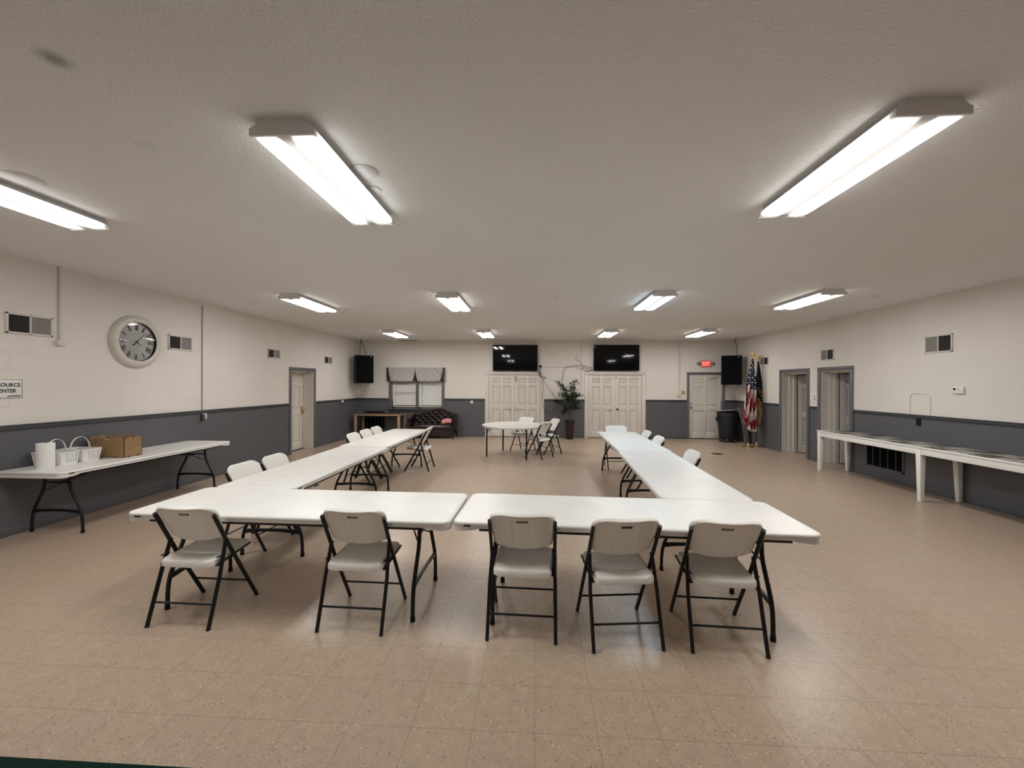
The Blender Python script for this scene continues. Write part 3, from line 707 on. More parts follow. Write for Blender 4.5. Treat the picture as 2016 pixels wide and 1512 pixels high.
# ------------------------------------------------------------------ wall vents
def wall_vent(side, y0, y1, z0, z1, lab, dark_near=True):
    X, s = (XL, 1) if side == 'L' else (XR, -1)
    t = thing('wall_vent', lab, 'vent', (X, 0, 0), 0, 'ducts high on the side walls')
    f = MB(); bw = 0.022; ym = (y0+y1)/2
    lo = lambda a, b: (min(a*s, b*s), max(a*s, b*s))
    xa, xb = lo(0, 0.016)
    f.box(xa, xb, y0, y1, z0, z0+bw, 0.003); f.box(xa, xb, y0, y1, z1-bw, z1, 0.003); f.box(xa, xb, y0, y0+bw, z0, z1, 0.003); f.box(xa, xb, y1-bw, y1, z0, z1, 0.003); f.box(xa, xb, ym-0.008, ym+0.008, z0, z1, 0.003)
    f.build('vent_frame', 'white_trim', t)
    for k, (a, b) in enumerate(((y0+bw, ym-0.008), (ym+0.008, y1-bw))):
        dark = (k == 0) == dark_near
        xa, xb = lo(0.001, 0.005)
        MB().box(xa, xb, a, b, z0+bw, z1-bw).build('duct_opening' if dark else 'damper_plate', 'vent_dark' if dark else 'vent_grey', t)
        g = MB(); n = int((b-a)/0.0165)
        for i in range(n): 
            yy = a+(i+0.5)*(b-a)/n; xa, xb = lo(0.006, 0.011); g.box(xa, xb, yy-0.0018, yy+0.0018, z0+bw, z1-bw)
        m = int((z1-z0-2*bw)/0.0165)
        for i in range(m):
            zz = z0+bw+(i+0.5)*(z1-z0-2*bw)/m; xa, xb = lo(0.006, 0.010); g.box(xa, xb, a, b, zz-0.0014, zz+0.0014)
        g.build('grille', 'board_dark' if dark else 'vent_grey', t, smooth=False)
    return t
wall_vent('L', 4.11, 4.545, 2.235, 2.468, 'square-meshed double vent on the left wall between clock and picture edge')
wall_vent('L', 6.08, 6.525, 2.227, 2.461, 'double vent on the left wall just beyond the round clock')
wall_vent('L', 8.46, 8.90, 2.243, 2.453, 'double vent on the left wall before the white door')
wall_vent('L', 10.835, 11.27, 2.244, 2.446, 'double vent on the left wall beyond the white door')
wall_vent('R', 6.44, 6.875, 2.215, 2.49, 'double vent on the right wall above the vinyl-topped table')
wall_vent('R', 8.855, 9.245, 2.235, 2.473, 'double vent on the right wall above the doorway with the shade-toned leaf')
wall_vent('R', 11.24, 11.66, 2.246, 2.463, 'double vent on the right wall half hidden behind the flags')

def return_grille(name, lab, origin, rz, w, z0, z1, n, m='board_dark', slot='vent_dark'):
    t = thing(name, lab, 'grille', origin, rz)
    f = MB(); f.box(0, w, -0.014, 0, z0, z0+0.035, 0.003); f.box(0, w, -0.014, 0, z1-0.035, z1, 0.003); f.box(0, 0.035, -0.014, 0, z0, z1, 0.003); f.box(w-0.035, w, -0.014, 0, z0, z1, 0.003)
    for i in range(1, n): x = w*i/n; f.box(x-0.006, x+0.006, -0.010, 0, z0, z1, 0.001)
    f.build('grille_frame', m, t)
    MB().box(0.03, w-0.03, -0.004, 0, z0+0.03, z1-0.03).build('duct_opening', slot, t)
    sl = MB(); z = z0+0.045
    while z < z1-0.04: sl.box(0.03, w-0.03, -0.008, -0.003, z, z+0.004, mtx=None); z += 0.016
    sl.build('louvres', 'vent_dark', t, smooth=False)
    return t
return_grille('return_grille', 'low dark return-air grille under the white vinyl-topped table', (XR, 8.03, 0), R(-90), 0.80, 0.185, 0.63, 5, 'base')
return_grille('return_grille', 'dark return-air grille on the back wall behind the oak table', (-5.57, YB, 0), 0, 0.72, 0.20, 0.83, 6, 'base')

# ------------------------------------------------------------------ conduits, outlets, switches
def conduit(pts, r, lab, box=None, m='white_trim', boxm=None, straps=True):
    t = thing('conduit', lab, 'conduit')
    MB().tube(pts, r, 10).build('pipe', m, t)
    if box: MB().box(*box, 0.004).build('junction_box', boxm or m, t)
    return t
conduit([(XL+0.014, 4.61, HC-0.005), (XL+0.014, 4.615, 2.19)], 0.013, 'white conduit dropping from the ceiling near the first left vent', (XL, XL+0.04, 4.57, 4.66, 2.14, 2.20))
t = conduit([(XL+0.010, 6.73, HC-0.06), (XL+0.010, 6.735, 1.14)], 0.009, 'thin conduit running down to an outlet beyond the clock', (XL, XL+0.045, 6.705, 6.765, 1.04, 1.15), boxm='rail', m='vent_grey')
o = MB(); o.box(XL, XL+0.008, 6.765, 6.84, 1.06, 1.18, 0.003)
for z in (1.09, 1.145): o.box(XL+0.006, XL+0.012, 6.78, 6.825, z-0.018, z+0.018, 0.004)
tag(o.build('wall_outlet', 'sign_white'), 'white outlet at the foot of the thin conduit', 'outlet')
o = MB(); o.box(XL, XL+0.04, 11.82, 11.92, 1.13, 1.20, 0.006); tag(o.build('wall_outlet', 'sign_white'), 'small white outlet on the rail beyond the left door', 'outlet')
MB().box(XL, XL+0.012, 11.80, 11.86, 1.02, 1.12, 0.003).build('outlet_cover', 'rail', bpy.data.objects['wall_outlet.001'])
o = MB(); o.box(-2.06, -1.975, YB-0.008, YB, 1.07, 1.19, 0.003); sw = tag(o.build('light_switch', 'sign_white'), 'white light switch beside the left double doors', 'switch')
MB().box(-2.025, -2.010, YB-0.014, YB-0.006, 1.115, 1.145, 0.002).build('toggle', 'sign_white', sw)
o = MB(); o.box(XR-0.010, XR, 6.94, 7.02, 1.045, 1.175, 0.004); ot = tag(o.build('wall_outlet', 'black'), 'black outlet plate on the grey wall above the long vinyl-topped table', 'outlet')
tn = thing('nail', 'small nail in the wall above the vent beyond the clock', 'nail'); MB().lathe([(0, 0), (0.012, 0), (0.010, 0.012), (0, 0.016)], 12, Matrix.Translation((XL, 6.035, 2.726)) @ Matrix.Rotation(R(90), 4, 'Y')).build('nail_head', 'fixture', tn)
conduit([(4.52, YB-0.012, HC-0.01), (4.52, YB-0.012, 1.42)], 0.009, 'pair of conduits on the back wall left of the exit sign', (4.47, 4.60, YB-0.04, YB, 1.33, 1.42))
o = bpy.data.objects['pipe.002'] if 'pipe.002' in bpy.data.objects else None
MB().tube([(4.56, YB-0.012, HC-0.01), (4.56, YB-0.012, 1.42)], 0.009, 10).build('pipe', 'white_trim', [x for x in C.objects if x.name.startswith('conduit')][-1])
tag(MB().box(4.61, 4.70, YB-0.035, YB, 1.42, 1.51, 0.006).build('alarm_box', 'yellow'), 'small mustard yellow box beside the conduit foot', 'alarm box')
conduit([(1.49, YB-0.012, HC-0.01), (1.49, YB-0.012, 1.34), (1.60, YB-0.012, 1.335)], 0.012, 'white conduit down the back wall between the televisions', (1.39, 1.485, YB-0.05, YB, 2.20, 2.29))
conduit([(0.24, YB-0.012, 2.246), (1.392, YB-0.012, 2.247)], 0.009, 'level white conduit joining the two televisions')
conduit([(5.333, YB-0.012, HC-0.01), (5.333, YB-0.012, 2.47)], 0.008, 'white conduit feeding the exit sign')

# thermostat
t = thing('thermostat', 'white thermostat with small dark display on the right wall', 'thermostat', (XR, 6.35, 1.635))
MB().box(-0.032, 0, -0.085, 0.075, -0.052, 0.052, 0.008).build('thermostat_body', 'sign_white', t)
MB().box(-0.034, -0.030, 0.020, 0.058, 0.000, 0.030, 0.001).build('display', 'black', t)
b = MB()
for z in (0.008, 0.026): b.box(-0.035, -0.031, -0.030, -0.008, z-0.004, z+0.004, 0.001)
b.build('button', 'vent_grey', t)
# rounded plaster outline on the right wall
ol = MB(); pts = [(XR-0.002, 7.13, 1.235)] + [(XR-0.002, 7.13, 1.50)] + [(XR-0.002, 7.13-0.07*(1-math.cos(a)), 1.50+0.07*math.sin(a)) for a in (R(30), R(60), R(90))] + [(XR-0.002, 6.86, 1.57)] + [(XR-0.002, 6.86-0.08*math.sin(a), 1.49+0.08*math.cos(a)) for a in (R(30), R(60), R(90))] + [(XR-0.002, 6.785, 1.235)]
ol.tube(pts, 0.010, 8); tag(ol.build('plaster_ridge', 'white_trim'), 'rounded plaster ridge painted over on the right wall above the rail', 'ridge')
# notice between the doorways
t = thing('notice', 'small white paper notice between the two open doorways', 'notice')
MB().box(XR-0.004, XR, 9.355, 9.535, 1.25, 1.57).build('notice_sheet', 'sign_white', t)
b = MB(); b.box(XR-0.005, XR-0.004, 9.43, 9.46, 1.42, 1.47); b.box(XR-0.005, XR-0.004, 9.42, 9.47, 1.36, 1.40); b.box(XR-0.005, XR-0.004, 9.41, 9.48, 1.30, 1.31); b.build('printing', 'vent_grey', t, smooth=False)

# ------------------------------------------------------------------ clock
t = thing('wall_clock', 'large round cream wall clock with black Roman numerals on the left wall', 'clock', (XL, 5.56, 2.285))
ry = Matrix.Rotation(R(90), 4, 'Y')
MB().lathe([(0.279, 0.012), (0.279, 0.052), (0.284, 0.056), (0.302, 0.058), (0.330, 0.060), (0.355, 0.050), (0.372, 0.034), (0.380, 0.016), (0.380, 0.0), (0.279, 0.0)], 72, ry).build('clock_frame', 'cream', t)
MB().lathe([(0.2775, 0.010), (0.2775, 0.050), (0.2795, 0.050), (0.2795, 0.010)], 72, ry).build('inner_bezel', 'black', t)
MB().lathe([(0, 0.010), (0.278, 0.010), (0.278, 0.012), (0, 0.012)], 72, ry).build('dial', 'dial', t)
for i, s in enumerate(('XII', 'I', 'II', 'III', 'IIII', 'V', 'VI', 'VII', 'VIII', 'IX', 'X', 'XI')):
    a = R(30*i); r = 0.212; cdir = Vector((0, math.sin(a), math.cos(a))); 
    wid = {1: 0.022, 2: 0.036, 3: 0.048, 4: 0.062}[len(s)] if s not in ('V', 'X') else 0.030
    out = cdir if not (4 <= i <= 8) else cdir
    side = Vector((0, cdir.z, -cdir.y))
    text_obj('numeral', s, 'ink', t, (0.014, r*cdir.y, r*cdir.z), side, out, size=0.1, width=wid, height=0.085, extrude=0.001, bold=0.0022)
def hand(ang, ln, wid, tail, x, name='clock_hand'):
    a = R(ang); d = Vector((0, math.sin(a), math.cos(a))); o = Vector((x, 0, 0)); h = MB()
    h.bar(o-d*tail, o+d*ln*0.25, wid*0.5, 0.002, ref=Vector((1, 0, 0)), w2=wid*0.5); h.bar(o, o+d*ln, 0.003, wid, ref=Vector((1, 0, 0)), h2=0.003)
    h.lathe([(0, 0), (0.010, 0), (0.010, 0.004), (0, 0.004)], 14, Matrix.Translation(o-d*tail) @ ry); h.build(name, 'ink', t)
hand(44, 0.205, 0.014, 0.060, 0.024); hand(126, 0.095, 0.016, 0.0, 0.020)
MB().lathe([(0, 0.016), (0.014, 0.016), (0.012, 0.030), (0, 0.031)], 18, ry).build('hub', 'ink', t)
MB().lathe([(0, 0.052), (0.120, 0.050), (0.220, 0.046), (0.277, 0.042)], 72, ry).build('glass_cover', 'glass', t)

# ------------------------------------------------------------------ resource center sign
t = thing('wall_sign', 'white RESOURCE CENTER sign with black letters, cut by the left edge', 'sign', (XL, 4.120, 1.623))
MB().box(0, 0.006, -0.150, 0.142, -0.105, 0.105, 0.001).build('sign_board', 'sign_white', t)
b = MB()
for (y0_, y1_, z0_, z1_) in ((-0.148, 0.140, 0.099, 0.103), (-0.148, 0.140, -0.103, -0.099), (-0.148, -0.144, -0.103, 0.103), (0.136, 0.140, -0.103, 0.103)): b.box(0.006, 0.007, y0_, y1_, z0_, z1_)
b.build('border', 'ink', t, smooth=False)
text_obj('lettering', 'RESOURCE', 'ink', t, (0.007, -0.001, 0.043), (0, 1, 0), (0, 0, 1), size=0.06, width=0.248, height=0.044, extrude=0.0006, bold=0.0016)
text_obj('lettering', 'CENTER', 'ink', t, (0.007, -0.004, -0.022), (0, 1, 0), (0, 0, 1), size=0.06, width=0.182, height=0.044, extrude=0.0006, bold=0.0016)
b = MB(); b.box(0.006, 0.0072, 0.030, 0.125, -0.086, -0.074); b.box(0.006, 0.0072, 0.010, 0.027, -0.092, -0.078); b.build('small_print', 'board_dark', t, smooth=False)

# ------------------------------------------------------------------ televisions and their cables
def television(x0, x1, z0, z1, lab):
    t = thing('television', lab, 'television', ((x0+x1)/2, YB-0.10, (z0+z1)/2), 0, 'televisions above the double doors'); w, h = (x1-x0)/2, (z1-z0)/2
    b = MB(); b.box(-w, w, 0.0, 0.035, -h, h, 0.004); b.box(-w*0.6, w*0.6, 0.035, 0.065, -h*0.8, h*0.35, 0.01); b.build('television_body', 'black', t)
    MB().box(-w+0.010, w-0.010, -0.003, 0.001, -h+0.016, h-0.010).build('screen', 'screen', t)
    MB().box(-0.2, 0.2, 0.06, 0.10, -0.15, 0.15, 0.004).build('wall_bracket', 'black_metal', t)
    MB().box(-0.03, 0.03, -0.005, 0.0, -h-0.004, -h+0.006, 0.001).build('status_bezel', 'black', t)
    return t
television(-1.328, 0.100, 2.122, 2.945, 'black wall television above the left double doors')
television(1.868, 3.285, 2.132, 2.945, 'black wall television above the right double doors')
def cable(name, lab, pts, r=0.007, m='cable', y=YB-0.035, cat='cable'):
    # Catmull-Rom through the points, lying against the back wall
    P = [Vector((p[0], y if len(p) < 3 else p[1], p[-1])) for p in pts]; out = []
    for i in range(len(P)-1):
        a, b, c, d_ = P[max(i-1, 0)], P[i], P[i+1], P[min(i+2, len(P)-1)]
        for k in range(6):
            s = k/6; out.append(0.5*((2*b)+(-a+c)*s+(2*a-5*b+4*c-d_)*s*s+(-a+3*b-3*c+d_)*s**3))
    out.append(P[-1])
    return tag(MB().tube(out, r, 6).build(name, m), lab, cat)
cable('cable', 'thin brown cable curling up the wall beside the right television', [(1.38, 2.66), (1.352, 2.612), (1.314, 2.497), (1.429, 2.433), (1.506, 2.343), (1.645, 2.28), (1.747, 2.229), (1.86, 2.248)], 0.006, 'brown_cable')
cable('cable', 'brown cable arching from the right television down behind the potted tree', [(0.707, 1.225), (0.783, 1.353), (0.834, 1.521), (0.865, 1.675), (0.896, 1.893), (0.934, 2.124), (0.997, 2.24), (1.15, 2.272), (1.315, 2.301), (1.455, 2.286), (1.569, 2.254), (1.658, 2.203), (1.747, 2.19), (1.86, 2.165)], 0.008, 'brown_cable', YB-0.055)
cable('cable', 'short dark cable sagging into the lower corner of the right television', [(1.481, 2.228), (1.595, 2.139), (1.722, 2.12), (1.87, 2.165)], 0.008, 'cable', YB-0.045)
cable('cable', 'straight thin cable slanting down to the black power strip', [(0.256, 1.865), (0.47, 1.55), (0.682, 1.237)], 0.005, 'brown_cable')
cable('cable', 'dark cable looping below the rail beside the left double doors', [(0.25, 1.891), (0.257, 1.711), (0.277, 1.518), (0.252, 1.376), (0.259, 1.196), (0.305, 0.939), (0.376, 0.85), (0.491, 0.812), (0.606, 0.838), (0.67, 0.929), (0.746, 1.084)], 0.006, 'cable', YB-0.045)
cable('cable', 'short cable end hanging from the ceiling above the left television', [(-0.005, YB-0.04, HC-0.01), (0.0, YB-0.04, 2.96), (0.125, YB-0.04, 2.573), (0.152, YB-0.04, 2.29)], 0.005, 'cable')
cable('cable', 'tangled dark cables beside the lower corner of the left television', [(0.19, 2.277), (0.16, 2.22), (0.20, 2.16), (0.13, 2.12), (0.22, 2.06), (0.14, 2.02), (0.20, 1.96), (0.243, 1.917), (0.378, 1.904)], 0.010, 'cable', YB-0.04)
cable('cable', 'brown cable crossing above the left double door frame', [(-0.02, 2.109), (0.08, 2.075), (0.16, 2.09), (0.21, 2.0), (0.26, 1.93), (0.30, 1.90)], 0.008, 'brown_cable', YB-0.05)
tag(MB().box(0.155, 0.235, YB-0.06, YB, 2.24, 2.30, 0.006).build('power_adapter', 'black'), 'black plug adapter beside the left television', 'adapter')
t = thing('power_strip', 'black power strip hanging beside the potted tree', 'power strip', (0.74, YB-0.05, 1.15), 0)
o = MB().box(-0.115, 0.115, -0.03, 0.03, -0.035, 0.035, 0.008, mtx=Matrix.Rotation(R(14), 4, 'Y')).build('strip_body', 'black', t)

# ------------------------------------------------------------------ exit sign
t = thing('exit_sign', 'red lit EXIT sign with two lamp heads above the back door', 'sign', (5.345, YB, 2.357))
MB().box(-0.150, 0.150, -0.050, 0, -0.105, 0.105, 0.012).build('sign_housing', 'exit_body', t)
MB().box(-0.138, 0.138, -0.053, -0.049, -0.092, 0.092, 0.002).build('lit_face', 'exit_face', t)
text_obj('lettering', 'EXIT', 'red_glow', t, (0, -0.055, 0), (1, 0, 0), (0, 0, 1), size=0.15, width=0.225, height=0.125, extrude=0.001, bold=0.004)
for s in (-1, 1):
    lamp = MB().lathe([(0, 0), (0.050, 0), (0.058, -0.02), (0.055, -0.05), (0.040, -0.055), (0, -0.055)], 20, Matrix.Translation((s*0.215, -0.03, 0.005)) @ Matrix.Rotation(R(-90), 4, 'X') @ Matrix.Scale(-1, 4, (0, 0, 1))).build('lamp_head', 'exit_body', t)
    MB().lathe([(0, 0), (0.040, 0), (0.036, 0.006), (0, 0.008)], 18, Matrix.Translation((s*0.215, -0.086, 0.005)) @ Matrix.Rotation(R(90), 4, 'X')).build('lamp_lens', 'lamp_glass', lamp)
    MB().bar((s*0.145, -0.025, 0.0), (s*0.18, -0.03, 0.0), 0.02, 0.02).build('lamp_arm', 'exit_body', t)

# ------------------------------------------------------------------ loudspeakers
def loudspeaker(x, y, rz, lab, cord):
    t = thing('loudspeaker', lab, 'speaker', (x, y, 2.14), rz, 'loudspeakers in the back corners')
    b = MB(); b.box(-0.27, 0.27, -0.20, 0.17, -0.435, 0.435, 0.012); b.build('cabinet', 'black', t)
    MB().box(-0.25, 0.25, -0.212, -0.198, -0.415, 0.415, 0.006).build('speaker_grille', 'vent_dark', t)
    MB().lathe([(0, 0), (0.018, 0), (0.016, 0.005), (0, 0.006)], 14, Matrix.Translation((0.19, -0.212, 0.385)) @ Matrix.Rotation(R(90), 4, 'X')).build('badge', 'vent_grey', t)
    MB().tube([(0.0, 0.10, -0.20), (0, 0.20, -0.20), (0, 0.42, -0.20)], 0.018, 10).build('wall_bracket', 'black_metal', t)
    for s in (-0.16, -0.10, 0.15): MB().box(s, s+0.015, -0.02, 0.0, -0.50, -0.43).build('bracket_tab', 'board_dark', t)
    for k, c in enumerate(cord): MB().tube([Vector(p) for p in c], 0.009, 6).build('speaker_cord', 'cable', t)
    return t
loudspeaker(-5.37, 12.47, R(33), 'black wall loudspeaker in the left back corner', [[(-0.10, 0.12, 0.43), (-0.09, 0.12, 0.66), (-0.06, 0.12, 0.955)], [(0.07, 0.12, 0.43), (0.08, 0.12, 0.54), (0.03, 0.12, 0.73), (-0.055, 0.12, 0.90), (-0.06, 0.12, 0.955)]])
loudspeaker(5.90, 12.47, R(-29), 'black wall loudspeaker overlapping the back door frame', [[(0.13, 0.12, 0.43), (0.12, 0.12, 0.72), (0.07, 0.12, 0.955)]])

# ------------------------------------------------------------------ folding table
def rrect(hx, hy, r, k=7):
    out = []
    for cx, cyy, a0 in ((hx-r, hy-r, 0), (-hx+r, hy-r, 90), (-hx+r, -hy+r, 180), (hx-r, -hy+r, 270)):
        for i in range(k+1):
            a = R(a0+90*i/k); out.append((cx+r*math.cos(a), cyy+r*math.sin(a)))
    return out
TOP = 0.737
def wishbone(mb_leg, x, s, top=0.27/2, bot=0.33):
    """one tube of a wishbone leg pair; s = +-1 side"""
    pts = [(x, s*0.150, 0.695), (x, s*0.152, 0.60), (x, s*0.158, 0.52), (x, s*0.175, 0.46), (x, s*0.215, 0.385), (x, s*0.255, 0.31), (x, s*0.283, 0.25), (x, s*0.298, 0.19), (x, s*0.305, 0.12), (x, s*0.307, 0.02), (x, s*0.307, 0.0)]
    return mb_leg.tube(pts, 0.0150, 10)
def make_folding_table():
    t = thing('folding_table', '', 'table'); hx, hy = 1.219, 0.381
    prof = [(0.055, TOP), (0.022, TOP), (0.018, TOP-0.004), (0.014, TOP-0.0005), (0.006, TOP-0.0015), (0.001, TOP-0.007), (0, TOP-0.014), (0.001, TOP-0.021), (0.0065, TOP-0.026), (0.006, TOP-0.034), (0.006, None), (0.020, None), (0.024, TOP-0.030)]
    rg = []
    for ins, z in prof:
        ring = []
        for (px, py) in rrect(hx-ins, hy-ins, max(0.07-ins, 0.012)):
            if z is None:
                k = max(0.0, min(1.0, (abs(px)-1.02)/0.07)); k = k*k*(3-2*k); zz = TOP-0.044-0.020*k
            else: zz = z
            ring.append(Vector((px, py, zz)))
        rg.append(ring)
    # subdivide the long sides so that the skirt can drop near the corners
    def dens(ring):
        out = []
        for i, p in enumerate(ring):
            q = ring[(i+1) % len(ring)]; out.append(p)
            if abs(q.x-p.x) > 1: 
                for k in (0.04, 0.055, 0.07, 0.085, 0.5, 0.915, 0.93, 0.945, 0.96):
                    out.append(p.lerp(q, k))
        return out
    rg = [dens(r) for r in rg]
    for ring, (ins, z) in zip(rg, prof):
        if z is None:
            for p in ring:
                k = max(0.0, min(1.0, (abs(p.x)-1.02)/0.07)); k = k*k*(3-2*k); p.z = TOP-0.044-0.020*k
    tp = MB().rings(rg).build('tabletop', 'tabletop', t)
    sl = MB().box(-1.135, -1.085, -0.3825, -0.370, TOP-0.030, TOP-0.018, 0.003).build('slot_insert', 'black', tp)
    for s in (-1, 1): MB().box(-1.03, 1.03, s*0.350-0.012, s*0.350+0.012, TOP-0.066, TOP-0.032, 0.003).build('side_rail', 'black_metal', t)
    for x in (-0.94, 0.94):
        d = 1 if x > 0 else -1
        for s in (-1, 1):
            l = wishbone(MB(), x, s).build('leg', 'black_metal', t)
            MB().lathe([(0, 0), (0.0185, 0), (0.0175, 0.035), (0, 0.036)], 12, Matrix.Translation((x, s*0.307, 0))).build('foot_cap', 'black', l)
        cb = MB(); n = 12
        cb.slab(lambda u, v: Vector((x-0.008, -0.278+0.556*u, 0.215+0.022*(1-(2*u-1)**2)*1.0+v*(0.026+0.014*(2*u-1)**2))), lambda u, v: Vector((x+0.008, -0.278+0.556*u, 0.215+0.022*(1-(2*u-1)**2)+v*(0.026+0.014*(2*u-1)**2))), n, 1)
        cb.build('crossbar', 'black_metal', t)
        ub = MB(); ub.tube([(x, -0.155, 0.565), (x, 0.155, 0.565)], 0.009, 8); ub.box(x-0.02, x+0.02, -0.33, 0.33, TOP-0.060, TOP-0.036, 0.003); ub.build('upper_bar', 'black_metal', t)
        br = MB(); br.tube([(x, 0.0, 0.565), (x-d*0.10, 0.0, 0.563), (x-d*0.42, 0, 0.625), (x-d*0.74, 0, TOP-0.045)], 0.010, 8); br.tube([(x, -0.152, 0.47), (x-d*0.10, 0.0, 0.563)], 0.006, 6); br.tube([(x, 0.152, 0.47), (x-d*0.10, 0.0, 0.563)], 0.006, 6)
        br.tube([(x-d*0.09, -0.012, 0.562), (x-d*0.14, -0.0, 0.580)], 0.015, 8)
        br.build('brace', 'black_metal', t)
    return t
ft = make_folding_table()
tables = [
 ((-1.795, 3.180, 0), R(-1.2), 'white folding table at the front left of the horseshoe'),
 ((0.662, 3.125, 0), R(-2.3), 'white folding table at the front right of the horseshoe'),
 ((-2.575, 4.795, 0), R(90.2), 'white folding table butting against the front left table'),
 ((-2.615, 7.250, 0), R(90), 'white folding table at the far end of the left arm'),
 ((1.525, 4.701, 0), R(86.9), 'white folding table butting against the front right table'),
 ((1.635, 7.142, 0), R(88.8), 'white folding table at the far end of the right arm'),
 ((-5.385, 5.235, 0), R(90), 'white folding table along the left wall carrying baskets and a box')]
for i, (loc, rz, lab) in enumerate(tables):
    g = 'horseshoe of white folding tables' if i < 6 else None
    if i == 0: ft.location = loc; ft.rotation_euler = (0, 0, rz); ft['label'] = lab; ft['group'] = g
    else:
        o = dup(ft, loc, rz, lab, g)
        if g is None: del o['group']

# ------------------------------------------------------------------ folding chair
def make_chair():
    t = thing('folding_chair', '', 'chair')
    # seat
    def seat_half(y): return 0.198+0.008*math.sin((y+0.2)*3)
    def st(u, v, top):
        y = -0.195+0.415*v; e = 1.0
        r = 0.06; 
        hw = seat_half(y)
        dy = min(v, 1-v)*0.415
        if dy < r: hw -= r-math.sqrt(max(r*r-(r-dy)**2, 0))
        x = (2*u-1)*hw
        edge = min(min(v, 1-v)*0.415, (hw-abs(x))+0.0)
        rd = 0.018; roll = 0 if edge > rd else (rd-math.sqrt(max(rd*rd-(rd-edge)**2, 0)))
        z = 0.448+0.022*v-0.012*math.sin(PI*v)*(1-abs(2*u-1)**2)-0.014*(v > 0.9)*(v-0.9)*10
        if top: return Vector((x, y, z-roll))
        k = 0.0 if edge > 0.03 else (0.03-edge)/0.03
        return Vector((x, y, z-0.020-0.026*min(1, k*1.6)))
    MB().slab(lambda u, v: st(u, v, True), lambda u, v: st(u, v, False), 28, 28).build('seat', 'plastic', t, angle=60)
    # backrest: plane along the tubes
    p0 = Vector((0, -0.080, 0.552)); tdir = Vector((0, -0.50, 1)).normalized(); nb = Vector((0, -tdir.z, tdir.y))  # nb points backward
    H = 0.316; WT, WB = 0.229, 0.203
    def bk(u, v, side):
        a = 2*u-1
        bot = 0.030*(a*a)-0.006; 
        r = 0.110; x_w = WT*abs(a); dr = 0
        if x_w > WT-r: dr = (r-math.sqrt(max(r*r-(x_w-(WT-r))**2, 0)))*0.80
        top = H-dr+0.004*(1-a*a)
        tt = bot+(top-bot)*v
        k = min(1, max(0, tt/H)); hw = WB+(WT-WB)*min(1, k*1.25)
        x = a*hw
        curve = -0.034*(a*a)            # sides come forward
        dx = (1-abs(a))*hw; dv = min(v, 1-v)*(top-bot)
        edge = min(dx, dv)
        rr = 0.011
        rnd = 1.0 if edge > rr else math.sqrt(max(1-((rr-edge)/rr)**2, 0))
        if side == 'f': off = -0.006*rnd
        else:
            lip = 0.011 if edge < 0.022 else (0.011*max(0, 1-(edge-0.022)/0.012))
            if dv == v*(top-bot) and v < 0.5: lip *= 0.3
            ax = abs(x); rec = 0.0
            if tt < H-0.040:
                kx = min(1, max(0, (0.074-ax)/0.008)); kz = min(1, (H-0.040-tt)/0.010); rec = 0.006*kx*kz
            off = (0.010+lip-rec)*rnd
        return p0+tdir*tt+Vector((x, 0, 0))-nb*curve*1.0*-1+nb*off if False else p0+tdir*tt+Vector((x, 0, 0))+nb*(curve+off)
    b = MB().slab(lambda u, v: bk(u, v, 'f'), lambda u, v: bk(u, v, 'b'), 60, 34).build('backrest', 'plastic', t, angle=60)
    # inset maker's plate near the top of the back face
    c = p0+tdir*(H-0.068)+nb*0.0035
    mt = Matrix(((-1, tdir.x, nb.x, c.x), (0, tdir.y, nb.y, c.y), (0, tdir.z, nb.z, c.z), (0, 0, 0, 1)))
    lp = MB().box(-0.036, 0.036, -0.0085, 0.0085, -0.001, 0.0022, 0.0008, mtx=mt).build('logo_plate', 'logo_black', b)
    text_obj('lettering', 'LIFETIME', 'logo_white', b, tuple(c+nb*0.0026), (1, 0, 0), tuple(tdir), size=0.02, width=0.056, height=0.0085, extrude=0.0003, bold=0.0003)
    for s in (-1, 1):
        x = s*0.226
        f = MB().tube([(x, 0.238, 0.0), (x, 0.232, 0.012), (x*0.995, -0.022, 0.455), (s*0.221, -0.086, 0.575), (s*0.221, -0.186, 0.765), (s*0.221, -0.192, 0.777)], 0.0122, 10, ry=0.0155, ref=Vector((0, 1, 0))).build('leg', 'black_metal', t)
        r_ = MB().tube([(s*0.226, -0.240, 0.0), (s*0.226, -0.236, 0.012), (s*0.224, -0.135, 0.34), (s*0.214, -0.080, 0.53), (s*0.212, -0.072, 0.558)], 0.0122, 10, ry=0.0155, ref=Vector((0, 1, 0))).build('leg', 'black_metal', t)
        sb = MB(); sb.bar((s*0.207, -0.150, 0.402), (s*0.207, 0.185, 0.440), 0.010, 0.020, 0.002, ref=Vector((1, 0, 0))); sb.bar((s*0.211, -0.085, 0.455), (s*0.211, -0.150, 0.462), 0.008, 0.014, 0.002, ref=Vector((1, 0, 0))); sb.lathe([(0, -0.012), (0.010, -0.012), (0.010, 0.012), (0, 0.012)], 10, Matrix.Translation((s*0.217, 0.000, 0.418)) @ ry); sb.build('seat_bracket', 'black_metal', t)
    MB().tube([(-0.226, -0.192, 0.150), (0.226, -0.192, 0.150)], 0.0075, 8).build('stretcher', 'black_metal', t)
    MB().tube([(-0.226, 0.150, 0.158), (0.226, 0.150, 0.158)], 0.0075, 8).build('stretcher', 'black_metal', t)
    return t
fc = make_chair()
GF, GL, GR, GO = 'chairs along the front tables', 'chairs outside the left arm of tables', 'chairs at the right arm of tables', 'chairs around the round table'
